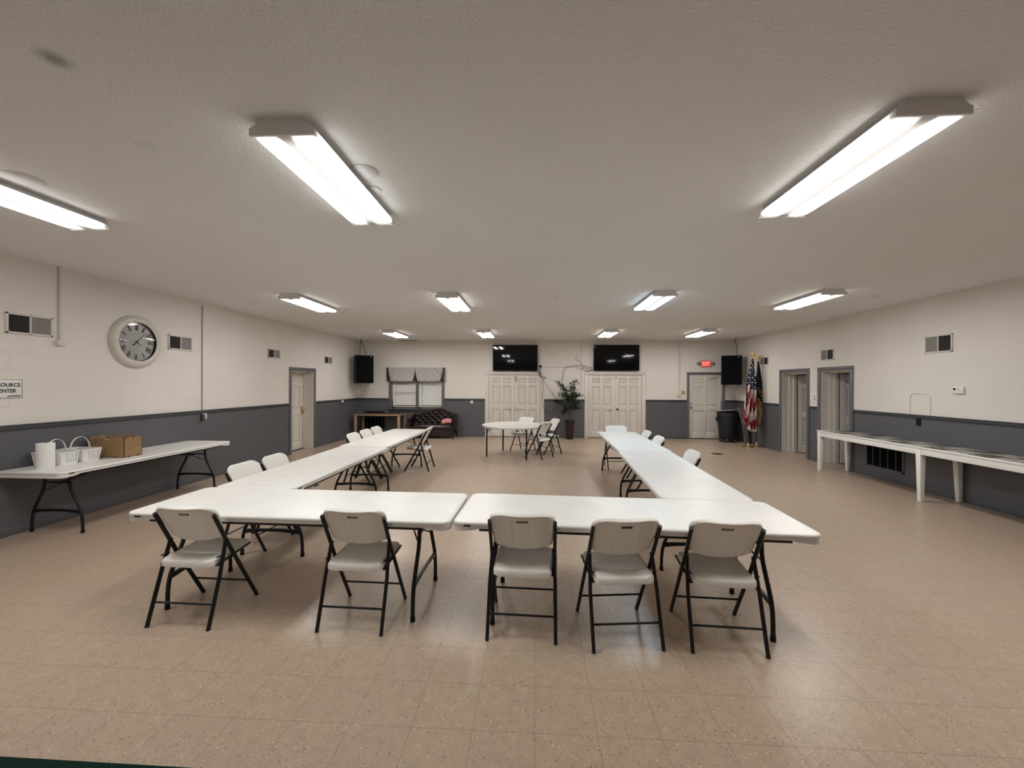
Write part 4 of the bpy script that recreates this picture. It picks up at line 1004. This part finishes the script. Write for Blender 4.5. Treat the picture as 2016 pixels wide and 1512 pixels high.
chairs = [
 (-2.447, 2.902, -1.0, 'white folding chair at the left end of the front row', GF), (-1.244, 2.922, -1.5, 'white folding chair second in the front row, beside a table leg', GF),
 (-0.072, 2.905, -2.0, 'white folding chair in the middle of the front row', GF), (0.580, 2.850, 6.5, 'white folding chair with an unlettered slot in the front row', GF),
 (1.245, 2.853, -2.5, 'white folding chair at the right end of the front row', GF),
 (-2.93, 4.17, -91, 'white folding chair nearest the camera outside the left arm', GL), (-2.92, 4.68, -88, 'scuffed white folding chair second along outside the left arm', GL),
 (-2.945, 6.83, -90, 'white folding chair nearest of the three close together outside the left arm', GL), (-2.955, 7.37, -90, 'white folding chair in the middle of three outside the left arm', GL),
 (-2.965, 7.89, -90, 'white folding chair farthest of three outside the left arm', GL),
 (-2.270, 7.955, 90, 'white folding chair seen side-on at the inner side of the left arm', GL),
 (1.915, 7.66, 90, 'white folding chair farthest outside the right arm', GR), (1.895, 6.86, 90, 'white folding chair in the middle outside the right arm', GR),
 (1.885, 5.40, 88, 'white folding chair nearest the camera outside the right arm', GR), (1.700, 8.370, 180, 'white folding chair facing us at the far end of the right arm', GR),
 (-0.287, 10.348, 147, 'white folding chair behind the round table', GO), (0.1225, 9.42, 54, 'white folding chair with its back to us at the round table', GO),
 (0.367, 10.075, 111.7, 'white folding chair at the round table nearest the potted tree', GO)]
for i, (x, y, a, lab, g) in enumerate(chairs):
    if i == 0: continue
    dup(fc, (x, y, 0), R(a), lab, g, skip=('lettering',) if 'unlettered' in lab else ())
x, y, a, lab, g = chairs[0]; fc.location = (x, y, 0); fc.rotation_euler = (0, 0, R(a)); fc['label'] = lab; fc['group'] = g

# ------------------------------------------------------------------ round table
t = thing('round_table', 'round white folding table in front of the left double doors', 'table', (-0.48, 9.66, 0))
MB().lathe([(0, TOP), (0.735, TOP), (0.738, TOP-0.002), (0.741, TOP), (0.757, TOP-0.004), (0.762, TOP-0.014), (0.760, TOP-0.030), (0.752, TOP-0.046), (0.73, TOP-0.046), (0.72, TOP-0.030), (0, TOP-0.028)], 72).build('tabletop', 'tabletop', t, angle=25)
for (x, y) in ((-0.63, -0.19), (-0.31, 0.64), (0.31, -0.63), (0.63, 0.19)):
    MB().tube([(x, y, 0), (x, y, TOP-0.035)], 0.018, 10).build('leg', 'black_metal', t)
for (xa, ya, xb, yb) in ((-0.63, -0.19, 0.31, -0.63), (-0.31, 0.64, 0.63, 0.19)):
    b = MB(); ex, ey = (xb-xa), (yb-ya); n = math.hypot(ex, ey); ex, ey = ex/n, ey/n
    for (px, py, s) in ((xa, ya, 1), (xb, yb, -1)):
        b.tube([(px, py, 0.595), (px+s*ex*0.06, py+s*ey*0.06, 0.60), (px+s*ex*0.17, py+s*ey*0.17, TOP-0.035)], 0.008, 8)
        b.tube([(px, py, 0.60), (px-px*0.22, py-py*0.22, TOP-0.035)], 0.007, 8)
    b.bar((xa, ya, TOP-0.050), (xb, yb, TOP-0.050), 0.03, 0.02, 0.002); b.build('brace', 'black_metal', t)
MB().box(-0.045, 0.045, -0.006, 0.006, -0.005, 0.005, 0.002, mtx=Matrix.Rotation(R(115), 4, 'Z') @ Matrix.Translation((0, 0.760, TOP-0.024))).build('slot_insert', 'black', t)

# ------------------------------------------------------------------ white wooden tables with vinyl tops, right wall
t = thing('serving_table', 'very long white wooden table with marbled vinyl top along the right wall', 'table'); x0, x1, zt = 5.655, 6.262, 0.800
MB().box(x0, x1, 4.09, 8.44, zt-0.020, zt-0.003, 0.003).build('tabletop', 'vinyl', t)
for y0, y1 in ((6.262, 8.44), (4.09, 6.256)):
    a = MB(); a.box(x0+0.006, x0+0.030, y0, y1, zt-0.115, zt-0.018, 0.002); a.box(x1-0.030, x1-0.006, y0, y1, zt-0.115, zt-0.018, 0.002)
    if y0 > 6: a.box(x0+0.01, x1-0.01, y1-0.030, y1-0.002, zt-0.115, zt-0.018, 0.002)
    else: a.box(x0+0.01, x1-0.01, y0+0.002, y0+0.030, zt-0.115, zt-0.018, 0.002)
    a.build('apron', 'table_paint', t)
    e = MB(); e.box(x0-0.004, x0+0.012, y0, y1, zt-0.024, zt, 0.002)
    if y0 > 6: e.box(x0, x1, y1-0.012, y1+0.004, zt-0.024, zt, 0.002)
    e.build('edge_strip', 'table_paint', t)
for (xx, dx) in ((x0+0.046, 1), (x1-0.050, -1)):
    for (yy, dy) in ((4.14, 1), (6.305, 1), (8.392, -1)):
        MB().bar((xx-dx*0.012, yy-dy*0.014, 0), (xx, yy, zt-0.02), 0.052, 0.052, 0.002, w2=0.082, h2=0.082, ref=Vector((0, 1, 0))).build('leg', 'table_paint', t)

# ------------------------------------------------------------------ things on the left wall table
t = thing('paper_towel_roll', 'white roll of paper towels standing at the near end of the wall table', 'paper towels', (-5.455, 4.235, TOP))
MB().lathe([(0.020, 0), (0.072, 0), (0.074, 0.004), (0.074, 0.274), (0.072, 0.279), (0.020, 0.279), (0.018, 0.277), (0.018, 0.002)], 36).build('paper', 'paper', t)
MB().lathe([(0.0165, 0), (0.0185, 0), (0.0185, 0.281), (0.0165, 0.281)], 20).build('core', 'card', t)
def basket(x, y, rz, lab):
    t = thing('basket', lab, 'basket', (x, y, TOP), rz, 'white plastic caddies on the wall table')
    hx, hy, h = 0.150, 0.085, 0.150; fl = 0.018
    # slotted body: bottom, four walls made of strips
    b = MB(); b.box(-hx, hx, -hy, hy, 0, 0.006, 0.002)
    def side(a, c, au, cu, n):
        a, c, au, cu = Vector(a), Vector(c), Vector(au), Vector(cu); nrm = (c-a).cross(au-a).normalized()*0.0035
        def quad(s0, s1, t0, t1):
            P = lambda s, t_: (a.lerp(c, s)).lerp(au.lerp(cu, s), t_)
            q = [P(s0, t0), P(s1, t0), P(s1, t1), P(s0, t1)]; b.rings([[p-nrm*0 for p in q], [p+nrm for p in q]])
        quad(0, 1, 0, 0.16); quad(0, 1, 0.84, 1.0); m0, m1 = 0.30, 0.12
        quad(0, m0, 0.16, 0.84); quad(1-m1, 1, 0.16, 0.84)
        st_ = (1-m0-m1)/(2*n-1)
        for i in range(n-1):
            s0 = m0+st_*(2*i+1); quad(s0-st_*0.25, s0+st_*1.25, 0.16, 0.84)
    B = [(-hx, -hy, 0), (hx, -hy, 0), (hx, hy, 0), (-hx, hy, 0)]; T = [(-hx-fl, -hy-fl, h), (hx+fl, -hy-fl, h), (hx+fl, hy+fl, h), (-hx-fl, hy+fl, h)]
    for i in range(4):
        k = (i+1) % 4; side(B[i], B[k], T[i], T[k], 5)
    b.build('basket_body', 'basket', t, smooth=False)
    rm = MB(); o_ = rrect(hx+fl+0.010, hy+fl+0.010, 0.02, 4); i_ = rrect(hx+fl-0.004, hy+fl-0.004, 0.016, 4)
    rm.rings([[Vector((p[0], p[1], h-0.010)) for p in o_], [Vector((p[0], p[1], h+0.003)) for p in o_], [Vector((p[0], p[1], h+0.003)) for p in i_], [Vector((p[0], p[1], h-0.010)) for p in i_], [Vector((p[0], p[1], h-0.010)) for p in o_]], cap0=False, cap1=False)
    rm.build('rim', 'basket', t)
    MB().tube([(0, -hy-fl, h-0.01)]+[(0, -(hy+fl)*math.cos(R(a)), h+0.145*math.sin(R(a))) for a in range(10, 171, 10)]+[(0, hy+fl, h-0.01)], 0.014, 8, ry=0.0035, ref=Vector((0, 0, 1))).build('handle', 'basket', t)
    return t
basket(-5.575, 4.432, R(4), 'white slotted plastic caddy just behind the paper towels')
basket(-5.555, 4.664, R(-2), 'white slotted plastic caddy between the other caddy and the carton')
t = thing('cardboard_box', 'open brown cardboard box on the wall table', 'box', (-5.465, 5.005, TOP), 0)
b = MB(); hx, hy, h, th = 0.245, 0.118, 0.250, 0.005
b.box(-hx, hx, -hy, hy, 0, th)
def notched(b, p, q, horizontal_x):
    # a wall of the carton with a stepped upper edge and hand notches
    L_ = (Vector(q)-Vector(p)).length; d_ = (Vector(q)-Vector(p)).normalized(); nn = Vector((-d_.y, d_.x, 0))*th
    segs = [(0, 0.10, h), (0.10, 0.14, h-0.02), (0.14, 0.46, h+0.006), (0.46, 0.54, h-0.022), (0.54, 0.86, h+0.006), (0.86, 0.90, h-0.02), (0.90, 1, h)]
    for s0, s1, z in segs:
        a_, c_ = Vector(p)+d_*L_*s0, Vector(p)+d_*L_*s1
        b.rings([[a_, c_, c_+nn, a_+nn], [Vector((v.x, v.y, z)) for v in (a_, c_, c_+nn, a_+nn)]])
P = [(-hx, -hy, 0), (hx, -hy, 0), (hx, hy, 0), (-hx, hy, 0)]
for i in range(4): notched(b, P[i], P[(i+1) % 4], i % 2 == 0)
b.build('carton', 'card', t, smooth=False)
MB().box(-hx+0.02, -0.02, -hy+0.02, hy-0.02, 0.17, 0.205, 0.004).build('contents', 'paper', t)
n_ = MB()
for (x, y) in ((0.248, -0.06), (0.248, 0.06)): n_.box(x-0.004, x+0.0005, y-0.014, y+0.014, 0.0, 0.014)
for x in (-0.12, 0.12): n_.box(x-0.014, x+0.014, -hy-0.0015, -hy+0.003, 0.0, 0.014)
n_.build('tab_slot', 'black', t, smooth=False)

# ------------------------------------------------------------------ oak table, sofa, pillow
t = thing('wooden_table', 'oak table with dark red top in the left back corner', 'table', (-4.865, 12.61, 0))
MB().box(-0.72, 0.72, -0.325, 0.325, 0.722, 0.742, 0.002).build('tabletop', 'darkwood', t)
e = MB(); e.box(-0.735, 0.735, -0.340, -0.322, 0.700, 0.744, 0.003); e.box(-0.735, 0.735, 0.322, 0.340, 0.700, 0.744, 0.003); e.box(-0.735, -0.717, -0.34, 0.34, 0.700, 0.744, 0.003); e.box(0.717, 0.735, -0.34, 0.34, 0.700, 0.744, 0.003); e.build('edge_band', 'oak', t)
for x in (-0.685, 0.685):
    for y in (-0.295, 0.295): MB().box(x-0.036, x+0.036, y-0.036, y+0.036, 0, 0.722, 0.004).build('leg', 'oak', t)
a = MB(); a.box(-0.65, 0.65, -0.30, -0.285, 0.66, 0.722); a.box(-0.65, 0.65, 0.285, 0.30, 0.66, 0.722); a.build('apron', 'mahogany', t)

t = thing('sofa', 'dark tufted leather camelback sofa under the window', 'sofa', (-3.175, 12.66, 0))
HW = 0.70
def hump(x): return 0.70+0.175*math.exp(-((x-0.10)/0.36)**2)+0.03*math.cos(x/HW*PI/2)
def tuft(u, v):
    x = -HW+0.06+(2*HW-0.12)*u; zt = hump(x)-0.045; z = 0.42+(zt-0.42)*v
    px, pz = 0.105, 0.085
    a = (x/px+z/pz)*0.5; b_ = (x/px-z/pz)*0.5
    d_ = abs(math.sin(PI*a))*abs(math.sin(PI*b_)); d_ = d_**0.5
    return Vector((x, 0.185-0.055*d_-0.02-0.04*math.sin(PI*v)**0.5*0+0.10*v, z))
MB().slab(tuft, lambda u, v: Vector((tuft(u, v).x, 0.30, tuft(u, v).z)), 110, 34).build('backrest', 'leather', t, angle=80)
fr = MB(); pts = [Vector((-HW+2*HW*i/30, 0.275, hump(-HW+2*HW*i/30)-0.02)) for i in range(31)]
fr.tube(pts, 0.035, 10); fr.build('back_rail', 'mahogany', t)
def cush(u, v, top):
    x = -HW+0.07+(2*HW-0.14)*u; y = -0.26+0.46*v; e = min(u*(2*HW-0.14), (1-u)*(2*HW-0.14), v*0.46, (1-v)*0.46); k = 1 if e > 0.04 else math.sqrt(max(0, 1-((0.04-e)/0.04)**2))
    return Vector((x, y, 0.36+(0.07*k+0.012*math.sin(PI*u)*math.sin(PI*v) if top else 0)))
MB().slab(lambda u, v: cush(u, v, True), lambda u, v: cush(u, v, False), 40, 16).build('seat_cushion', 'leather', t, angle=60)
nl = MB()
for i in range(26): nl.lathe([(0, 0), (0.006, 0), (0.004, 0.004), (0, 0.005)], 6, Matrix.Translation((-HW+0.05+i*(2*HW-0.10)/25, -0.282, 0.345)) @ Matrix.Rotation(R(90), 4, 'X'))
nl.build('nail_heads', 'brass', t)
MB().box(-HW+0.02, HW-0.02, -0.28, 0.28, 0.24, 0.362, 0.012).build('seat_frame', 'leather', t)
sk = MB(); sk.box(-HW+0.05, HW-0.05, -0.262, -0.240, 0.06, 0.25, 0.004); sk.box(-HW+0.05, HW-0.05, -0.268, -0.262, 0.155, 0.165); sk.build('lower_panel', 'mahogany', t)
for s in (-1, 1):
    ar = MB(); pts = [(s*(HW-0.02), 0.24, 0.70), (s*(HW-0.01), 0.12, 0.66), (s*HW, 0.0, 0.60), (s*(HW+0.02), -0.14, 0.575), (s*(HW+0.02), -0.24, 0.57), (s*(HW+0.01), -0.30, 0.55)]
    ar.tube(pts, 0.040, 12, ry=0.045); ar.slab(lambda u, v: Vector((s*(HW-0.035), -0.26+0.50*u, 0.34+v*(0.24+0.11*u*u))), lambda u, v: Vector((s*(HW+0.02), -0.26+0.50*u, 0.34+v*(0.24+0.11*u*u))), 12, 4)
    ar.lathe([(0, 0), (0.055, 0), (0.060, -0.01), (0.050, -0.024), (0.02, -0.028), (0, -0.028)], 20, Matrix.Translation((s*(HW+0.01), -0.285, 0.555)) @ Matrix.Rotation(R(-90), 4, 'X') @ Matrix.Scale(-1, 4, (0, 0, 1)) @ Matrix.Identity(4)); ar.build('arm', 'leather', t, angle=50)
    MB().tube([(s*(HW-0.01), -0.285, 0.55), (s*(HW-0.03), -0.285, 0.45), (s*(HW-0.02), -0.285, 0.30), (s*(HW-0.03), -0.285, 0.15), (s*(HW-0.02), -0.285, 0.0)], 0.024, 10, radii=[1, 0.9, 1.2, 1.0, 0.75]).build('leg', 'mahogany', t)
    MB().bar((s*(HW-0.03), 0.27, 0.25), (s*(HW+0.0), 0.295, 0.0), 0.05, 0.05, 0.004, w2=0.035, h2=0.035).build('leg', 'mahogany', t)
def pil(u, v, s):
    x = (2*u-1); y = (2*v-1); k = (max(0, 1-abs(x)**3))**0.5*(max(0, 1-abs(y)**3))**0.5
    return Vector((x*0.155*(1-0.10*abs(y)), y*0.085*(1-0.06*abs(x)), 0.04+s*0.045*k+0.015*math.sin(4*x+1)))
o = MB().slab(lambda u, v: pil(u, v, 1), lambda u, v: pil(u, v, -1), 24, 16).build('cushion', 'pink', None, angle=80)
tag(o, 'small pink cushion lying at the right end of the dark sofa', 'cushion'); o.location = (-2.755, 12.645, 0.500); o.rotation_euler = (R(50), R(-6), R(4))

# ------------------------------------------------------------------ potted tree
t = thing('potted_tree', 'leafy artificial tree in a tall maroon planter between the double doors', 'plant', (1.10, 12.62, 0))
pr = MB(); rg = []
for z, r in ((0, 0.098), (0.03, 0.102), (0.50, 0.142), (0.555, 0.148), (0.58, 0.150), (0.58, 0.134), (0.53, 0.130)):
    rg.append([Vector(((r+0.004*(1 if k % 2 else -1))*math.cos(2*PI*k/32), (r+0.004*(1 if k % 2 else -1))*math.sin(2*PI*k/32), z)) for k in range(32)])
pr.rings(rg).build('planter', 'pot', t, angle=20)
MB().lathe([(0, 0.545), (0.131, 0.54)], 24).build('soil', 'soil', t)
rnd = random.Random(5)
tr = MB(); tips = []
main = [Vector((0, 0, 0.50)), Vector((0.005, 0, 0.70)), Vector((-0.01, 0.0, 0.90)), Vector((0.01, 0, 1.15)), Vector((0, 0, 1.38))]
tr.tube(main, 0.013, 8, radii=[1.2, 1, 0.9, 0.7, 0.4])
ends = [(-0.40, -0.02, 1.79), (-0.30, 0.03, 1.68), (0.14, -0.02, 1.83), (0.22, 0.02, 1.76), (0.05, 0.1, 1.62), (-0.12, -0.12, 1.58), (0.32, 0.02, 1.34), (0.26, -0.1, 1.45), (-0.30, -0.05, 1.40), (-0.20, 0.12, 1.50), (0.12, -0.16, 1.40), (-0.26, -0.1, 1.15), (0.28, 0.0, 0.98), (0.16, 0.1, 1.12), (-0.22, 0.05, 0.82), (-0.16, -0.1, 0.95), (0.02, -0.18, 1.15), (0.20, -0.12, 1.20), (-0.05, 0.1, 1.3), (0.0, -0.1, 1.72), (0.30, 0.05, 1.12), (-0.08, -0.17, 1.35)]
lf = MB()
def leaf(p, d_, L_, wv):
    d_ = d_.normalized(); x, y = frame_from(d_); a = rnd.uniform(0, 2*PI); sx = x*math.cos(a)+y*math.sin(a); nn = d_.cross(sx)
    pts = [(0, 0), (0.25, 0.75), (0.5, 1), (0.78, 0.6), (1, 0)]
    bm = lf.bm; mid = [bm.verts.new(p+d_*L_*s-nn*L_*0.25*s*s) for s, _ in pts]
    for sg in (-1, 1):
        ed = [bm.verts.new(p+d_*L_*s-nn*L_*0.25*s*s+sx*sg*wv*k*0.5+nn*wv*0.15*k) for s, k in pts[1:-1]]
        ch = [mid[0]]+ed+[mid[-1]]
        for i in range(len(mid)-1):
            f = [mid[i], mid[i+1], ch[i+1], ch[i]]; f = [v for j, v in enumerate(f) if v not in f[:j]]
            if len(f) > 2: bm.faces.new(f if sg > 0 else f[::-1])
for e_ in ends:
    e_ = Vector(e_); k = rnd.choice((1, 2, 3, 3)); b0 = main[k].lerp(main[min(k+1, 4)], rnd.random()); 
    if b0.z > e_.z+0.1: b0 = main[2].copy()
    m_ = b0.lerp(e_, 0.5)+Vector((0, 0, 0.03)); tr.tube([b0, m_, e_], 0.006, 6, radii=[1, 0.7, 0.35])
    for i in range(52):
        s = 0.30+0.72*rnd.random(); p = (b0.lerp(m_, s*2) if s < 0.5 else m_.lerp(e_, s*2-1))+Vector((rnd.gauss(0, .028), rnd.gauss(0, .028), rnd.gauss(0, .028)))
        leaf(p, (e_-b0).normalized()*0.7+Vector((rnd.gauss(0, .6), rnd.gauss(0, .6), rnd.gauss(-.15, .5))), rnd.uniform(0.055, 0.085), rnd.uniform(0.024, 0.036))
tr.build('trunk', 'bark', t); lf.build('foliage', 'leaf', t, smooth=False)

# ------------------------------------------------------------------ bin, boards
t = thing('trash_can', 'charcoal round trash can with pale lid on a wheeled dolly', 'trash can', (5.780, 12.46, 0))
MB().lathe([(0, 0.130), (0.230, 0.130), (0.240, 0.150), (0.285, 0.72), (0.290, 0.76), (0.298, 0.77), (0.292, 0.86), (0.302, 0.87), (0.302, 0.895), (0.285, 0.895), (0.28, 0.86), (0, 0.86)], 40).build('can_body', 'can', t)
for s in (-1, 1):
    h = MB(); h.bar((s*0.285, -0.05, 0.74), (s*0.345, -0.05, 0.66), 0.10, 0.022, 0.004, ref=Vector((0, 1, 0))); h.bar((s*0.28, -0.05, 0.64), (s*0.345, -0.05, 0.66), 0.10, 0.02, 0.004, ref=Vector((0, 1, 0))); h.build('handle', 'can', t)
l = MB().lathe([(0.302, 0), (0.312, 0.004), (0.312, 0.018), (0.295, 0.030), (0.20, 0.040), (0.0, 0.045)], 40, Matrix.Translation((-0.015, 0, 0.905)) @ Matrix.Rotation(R(-8), 4, 'X') @ Matrix.Rotation(R(-2), 4, 'Y')); l.lathe([(0, 0.0), (0.305, 0.0)], 40, Matrix.Translation((-0.015, 0, 0.905)) @ Matrix.Rotation(R(-8), 4, 'X') @ Matrix.Rotation(R(-2), 4, 'Y')); l.build('lid', 'lid', t)
dl = MB().lathe([(0, 0.085), (0.225, 0.085), (0.235, 0.095), (0.235, 0.132), (0, 0.132)], 32).build('dolly', 'black', t)
for a in (20, 92, 164, 236, 308):
    x, y = 0.20*math.cos(R(a)), 0.20*math.sin(R(a))
    MB().lathe([(0, -0.012), (0.032, -0.012), (0.036, -0.006), (0.036, 0.006), (0.032, 0.012), (0, 0.012)], 18, Matrix.Translation((x, y, 0.036)) @ Matrix.Rotation(R(a+70), 4, 'Z') @ ry).build('caster', 'black', t)
    MB().box(x-0.014, x+0.014, y-0.018, y+0.018, 0.045, 0.088, 0.002).build('caster_fork', 'fixture', t)
t = thing('leaning_board', 'curved pale grey plastic sheet standing between trash can and flags', 'board', (6.06, 11.99, 0), R(4))
def sh(u, v): x = 0.07-0.165*v**1.7; return Vector((x-0.07+0.145*u, 0.02*u+0.10*v*v, 1.035*v))
MB().slab(sh, lambda u, v: sh(u, v)+Vector((0.0, 0.05, 0)), 4, 20).build('sheet', 'board', t, angle=50)
t = thing('leaning_board', 'dark grey flat panel leaning on the right wall behind the flags', 'board', (6.215, 12.42, 0))
MB().box(-0.02, 0.02, -0.33, 0.33, 0, 1.05, 0.006, mtx=Matrix.Rotation(R(-1.5), 4, 'Y')).build('panel', 'board_dark', t)
t['label'] = 'dark grey flat panel leaning on the right wall behind the flags'

# ------------------------------------------------------------------ flags on stands
def flag_stand(x, y, zt, lab, eagle=True):
    t = thing('flag_stand', lab, 'flag stand', (x, y, 0), 0, 'flag stands before the right wall')
    MB().lathe([(0, 0), (0.143, 0), (0.146, 0.008), (0.130, 0.020), (0.080, 0.036), (0.035, 0.048), (0.026, 0.060), (0.026, 0.115), (0.020, 0.125), (0, 0.125)], 40).build('base', 'gold', t)
    return t
def eagle(t, x, y, z, s=1.0):
    e = MB(); T = Matrix.Translation((x, y, z)) @ Matrix.Scale(s, 4)
    e.lathe([(0, 0), (0.016, 0.0), (0.014, 0.02), (0.024, 0.04), (0.024, 0.055), (0.010, 0.07), (0.0, 0.07)], 16, T)
    e.lathe([(0, 0.06), (0.018, 0.075), (0.024, 0.10), (0.020, 0.130), (0.010, 0.150), (0.013, 0.162), (0.010, 0.175), (0, 0.180)], 14, T)
    for sg in (-1, 1):
        def w_(u, v, sg=sg):
            p = Vector((sg*(0.012+0.075*math.sin(u*1.9)*0.75), 0.01*u, 0.085+0.10*u-0.075*v*(0.4+0.8*u)-0.12*max(0, u-0.6)*v)); return T @ p
        e.slab(w_, lambda u, v, w_=w_: w_(u, v)+Vector((0, 0.008*s, 0)), 8, 4)
    e.build('eagle_finial', 'gold', t)
def drape(name, lab, t, colour, prof, seed, nfold=3.0, top=2.40, bottom=0.45, group=None, cx=0.0, cy_=0.0, slope=None):
    """cloth hanging in folds; prof(z) -> (left x, right x); colour(s, k) with s across the gathered cloth, k = height share"""
    nu, nv = 130, 230; me = bpy.data.meshes.new(name); vs = []; cs = []; fs = []
    rn = random.Random(seed); ph = [rn.uniform(0, 6.28) for _ in range(4)]
    for j in range(nv+1):
        k = j/nv
        for i in range(nu+1):
            u = i/nu
            zb = bottom + slope(u) if slope else bottom
            z = top+(zb-top)*k; l, r = prof(z)
            d = 0.010+0.050*min(1, k*1.6)
            f = 2*PI*nfold*u+0.9*math.sin(2.2*k+ph[0])
            x = l+(r-l)*(u+0.050*math.sin(f*2+ph[1])*min(1, k*3))
            y = -d*math.sin(f+ph[2])-0.02*math.sin(2*f+3*k)*k
            vs.append((cx+x, cy_+y, z)); cs.append(colour(u, k, z))
    for j in range(nv):
        for i in range(nu):
            a = j*(nu+1)+i; fs.append((a, a+nu+1, a+nu+2, a+1))
    me.from_pydata(vs, [], fs); me.polygons.foreach_set('use_smooth', [True]*len(fs))
    at = me.color_attributes.new('dye', 'FLOAT_COLOR', 'POINT'); at.data.foreach_set('color', [c for q in cs for c in q])
    me.materials.append(M['flag_cloth']); o = bpy.data.objects.new(name, me); C.objects.link(o)
    so = o.modifiers.new('thickness', 'SOLIDIFY'); so.thickness = 0.003
    if t is not None: o.parent = t
    return o
RED, WHT, NVY = (0.24, 0.018, 0.024, 1), (0.66, 0.58, 0.53, 1), (0.012, 0.014, 0.055, 1)
def us(u, k, z):
    zc = 1.66-0.10*u+0.06*math.sin(7*u)
    if z > zc:
        # staggered stars
        w = 0.15+0.75*k; a = u*w*7.5*1.6; b_ = z*15.0; ia, ib = math.floor(a), math.floor(b_)
        fa, fb = a-ia-0.5, b_-ib-0.5
        if (ia+ib) % 2 == 0:
            rr = math.hypot(fa*0.75, fb)*(1+0.28*math.cos(5*math.atan2(fa*0.75, fb)))
            if rr < 0.29: return (0.70, 0.68, 0.66, 1)
        return NVY
    ph_ = u*2.9+(zc-z)*1.55+0.10*math.sin(5*(zc-z)+3*u)
    return RED if (ph_ % 1.0) < 0.5 else WHT
def lerp_prof(tab):
    def f(z):
        if z >= tab[0][0]: return tab[0][1:]
        for a, b in zip(tab, tab[1:]):
            if z >= b[0]:
                s = (a[0]-z)/(a[0]-b[0]); return tuple(a[i]+(b[i]-a[i])*s for i in (1, 2))
        return tab[-1][1:]
    return f
t1 = flag_stand(5.83, 11.38, 2.4, 'brass stand and dark pole carrying the striped flag')
MB().tube([(0, 0, 0.10), (0.02, 0, 1.2), (0.105, 0, 2.42)], 0.014, 10).build('pole', 'mahogany', t1)
eagle(t1, 0.107, 0, 2.41, 1.25)
fl = drape('hanging_flag', '', None, us, lerp_prof([(2.41, 0.070, 0.120), (2.15, 0.020, 0.135), (1.90, -0.035, 0.165), (1.66, -0.070, 0.170), (1.30, -0.10, 0.165), (0.95, -0.145, 0.155), (0.75, -0.160, 0.150), (0.60, -0.11, 0.150), (0.42, -0.04, 0.150)]), 3, 3.0, 2.41, 0.44, cx=5.83, cy_=11.345,
           slope=lambda u: 0.30*max(0, 0.30-u)/0.30+0.17*max(0, min(1, (0.62-u)/0.12))*(u > 0.30)+0.0)
tag(fl, 'United States flag hanging in folds beside the back corner', 'flag')
DK, GLD, CRM = (0.010, 0.012, 0.020, 1), (0.42, 0.24, 0.05, 1), (0.50, 0.40, 0.27, 1)
def st_flag(u, k, z):
    q = z+0.22*u
    if abs(q-1.72) < 0.022 or abs(q-1.62) < 0.020 or abs(q-1.42) < 0.034: return GLD if abs(q-1.42) > 0.016 else CRM
    if abs(z-2.08+0.5*abs(u-0.55)) < 0.012 and 0.25 < u < 0.8: return (0.38, 0.32, 0.22, 1)
    if q > 1.38: return DK
    if u > 0.30 and q > 1.38-0.5: return GLD if (u*5+z*3) % 1.0 < 0.38 else (0.50, 0.42, 0.33, 1)
    if u < 0.22: return (0.08, 0.02, 0.02, 1)
    if u > 0.93 or k > 0.965: return GLD
    return CRM if u < 0.75 else (0.16, 0.11, 0.08, 1)
t2 = flag_stand(6.112, 11.50, 2.4, 'brass stand and dark pole carrying the navy and gold flag')
MB().tube([(0, 0, 0.10), (-0.005, 0, 1.2), (0.035, 0, 2.36)], 0.014, 10).build('pole', 'mahogany', t2)
eagle(t2, 0.036, 0, 2.35, 1.15)
f2 = drape('hanging_flag', '', None, st_flag, lerp_prof([(2.36, 0.015, 0.06), (2.10, -0.005, 0.095), (1.80, -0.050, 0.125), (1.50, -0.06, 0.135), (1.20, -0.05, 0.145), (0.95, -0.04, 0.15), (0.75, -0.03, 0.14), (0.55, 0.015, 0.07)]), 9, 2.0, 2.36, 0.56, cx=6.112, cy_=11.515)
tag(f2, 'navy, gold and cream flag hanging in folds nearest the right wall', 'flag')

# ------------------------------------------------------------------ floor drains, near table
for (x, y, lab) in ((4.505, 10.25, 'dark round floor drain in the open floor before the flags'),):
    tag(MB().lathe([(0, 0.003), (0.12, 0.003), (0.135, 0.0015), (0.138, 0)], 36, Matrix.Translation((x, y, 0))).build('floor_drain', 'drain'), lab, 'drain')
tag(MB().lathe([(0, 0.003), (0.12, 0.003), (0.135, 0.0015), (0.138, 0)], 36, Matrix.Translation((-3.70, 6.51, 0))).build('floor_drain', 'drain'), 'dark round floor drain glimpsed beside the left arm of tables', 'drain')

t = thing('green_table', 'dark green tabletop edge cut off at the bottom left corner', 'table', (-1.42, 0.196, 0))
MB().box(-1.37, 1.37, -0.76, 0.748, 0.740, 0.760, 0.003).build('tabletop', 'green_top', t)
for x in (-1.1, 1.1):
    for y in (-0.6, 0.6): MB().tube([(x, y, 0), (x, y, 0.74)], 0.018, 10).build('leg', 'black_metal', t)
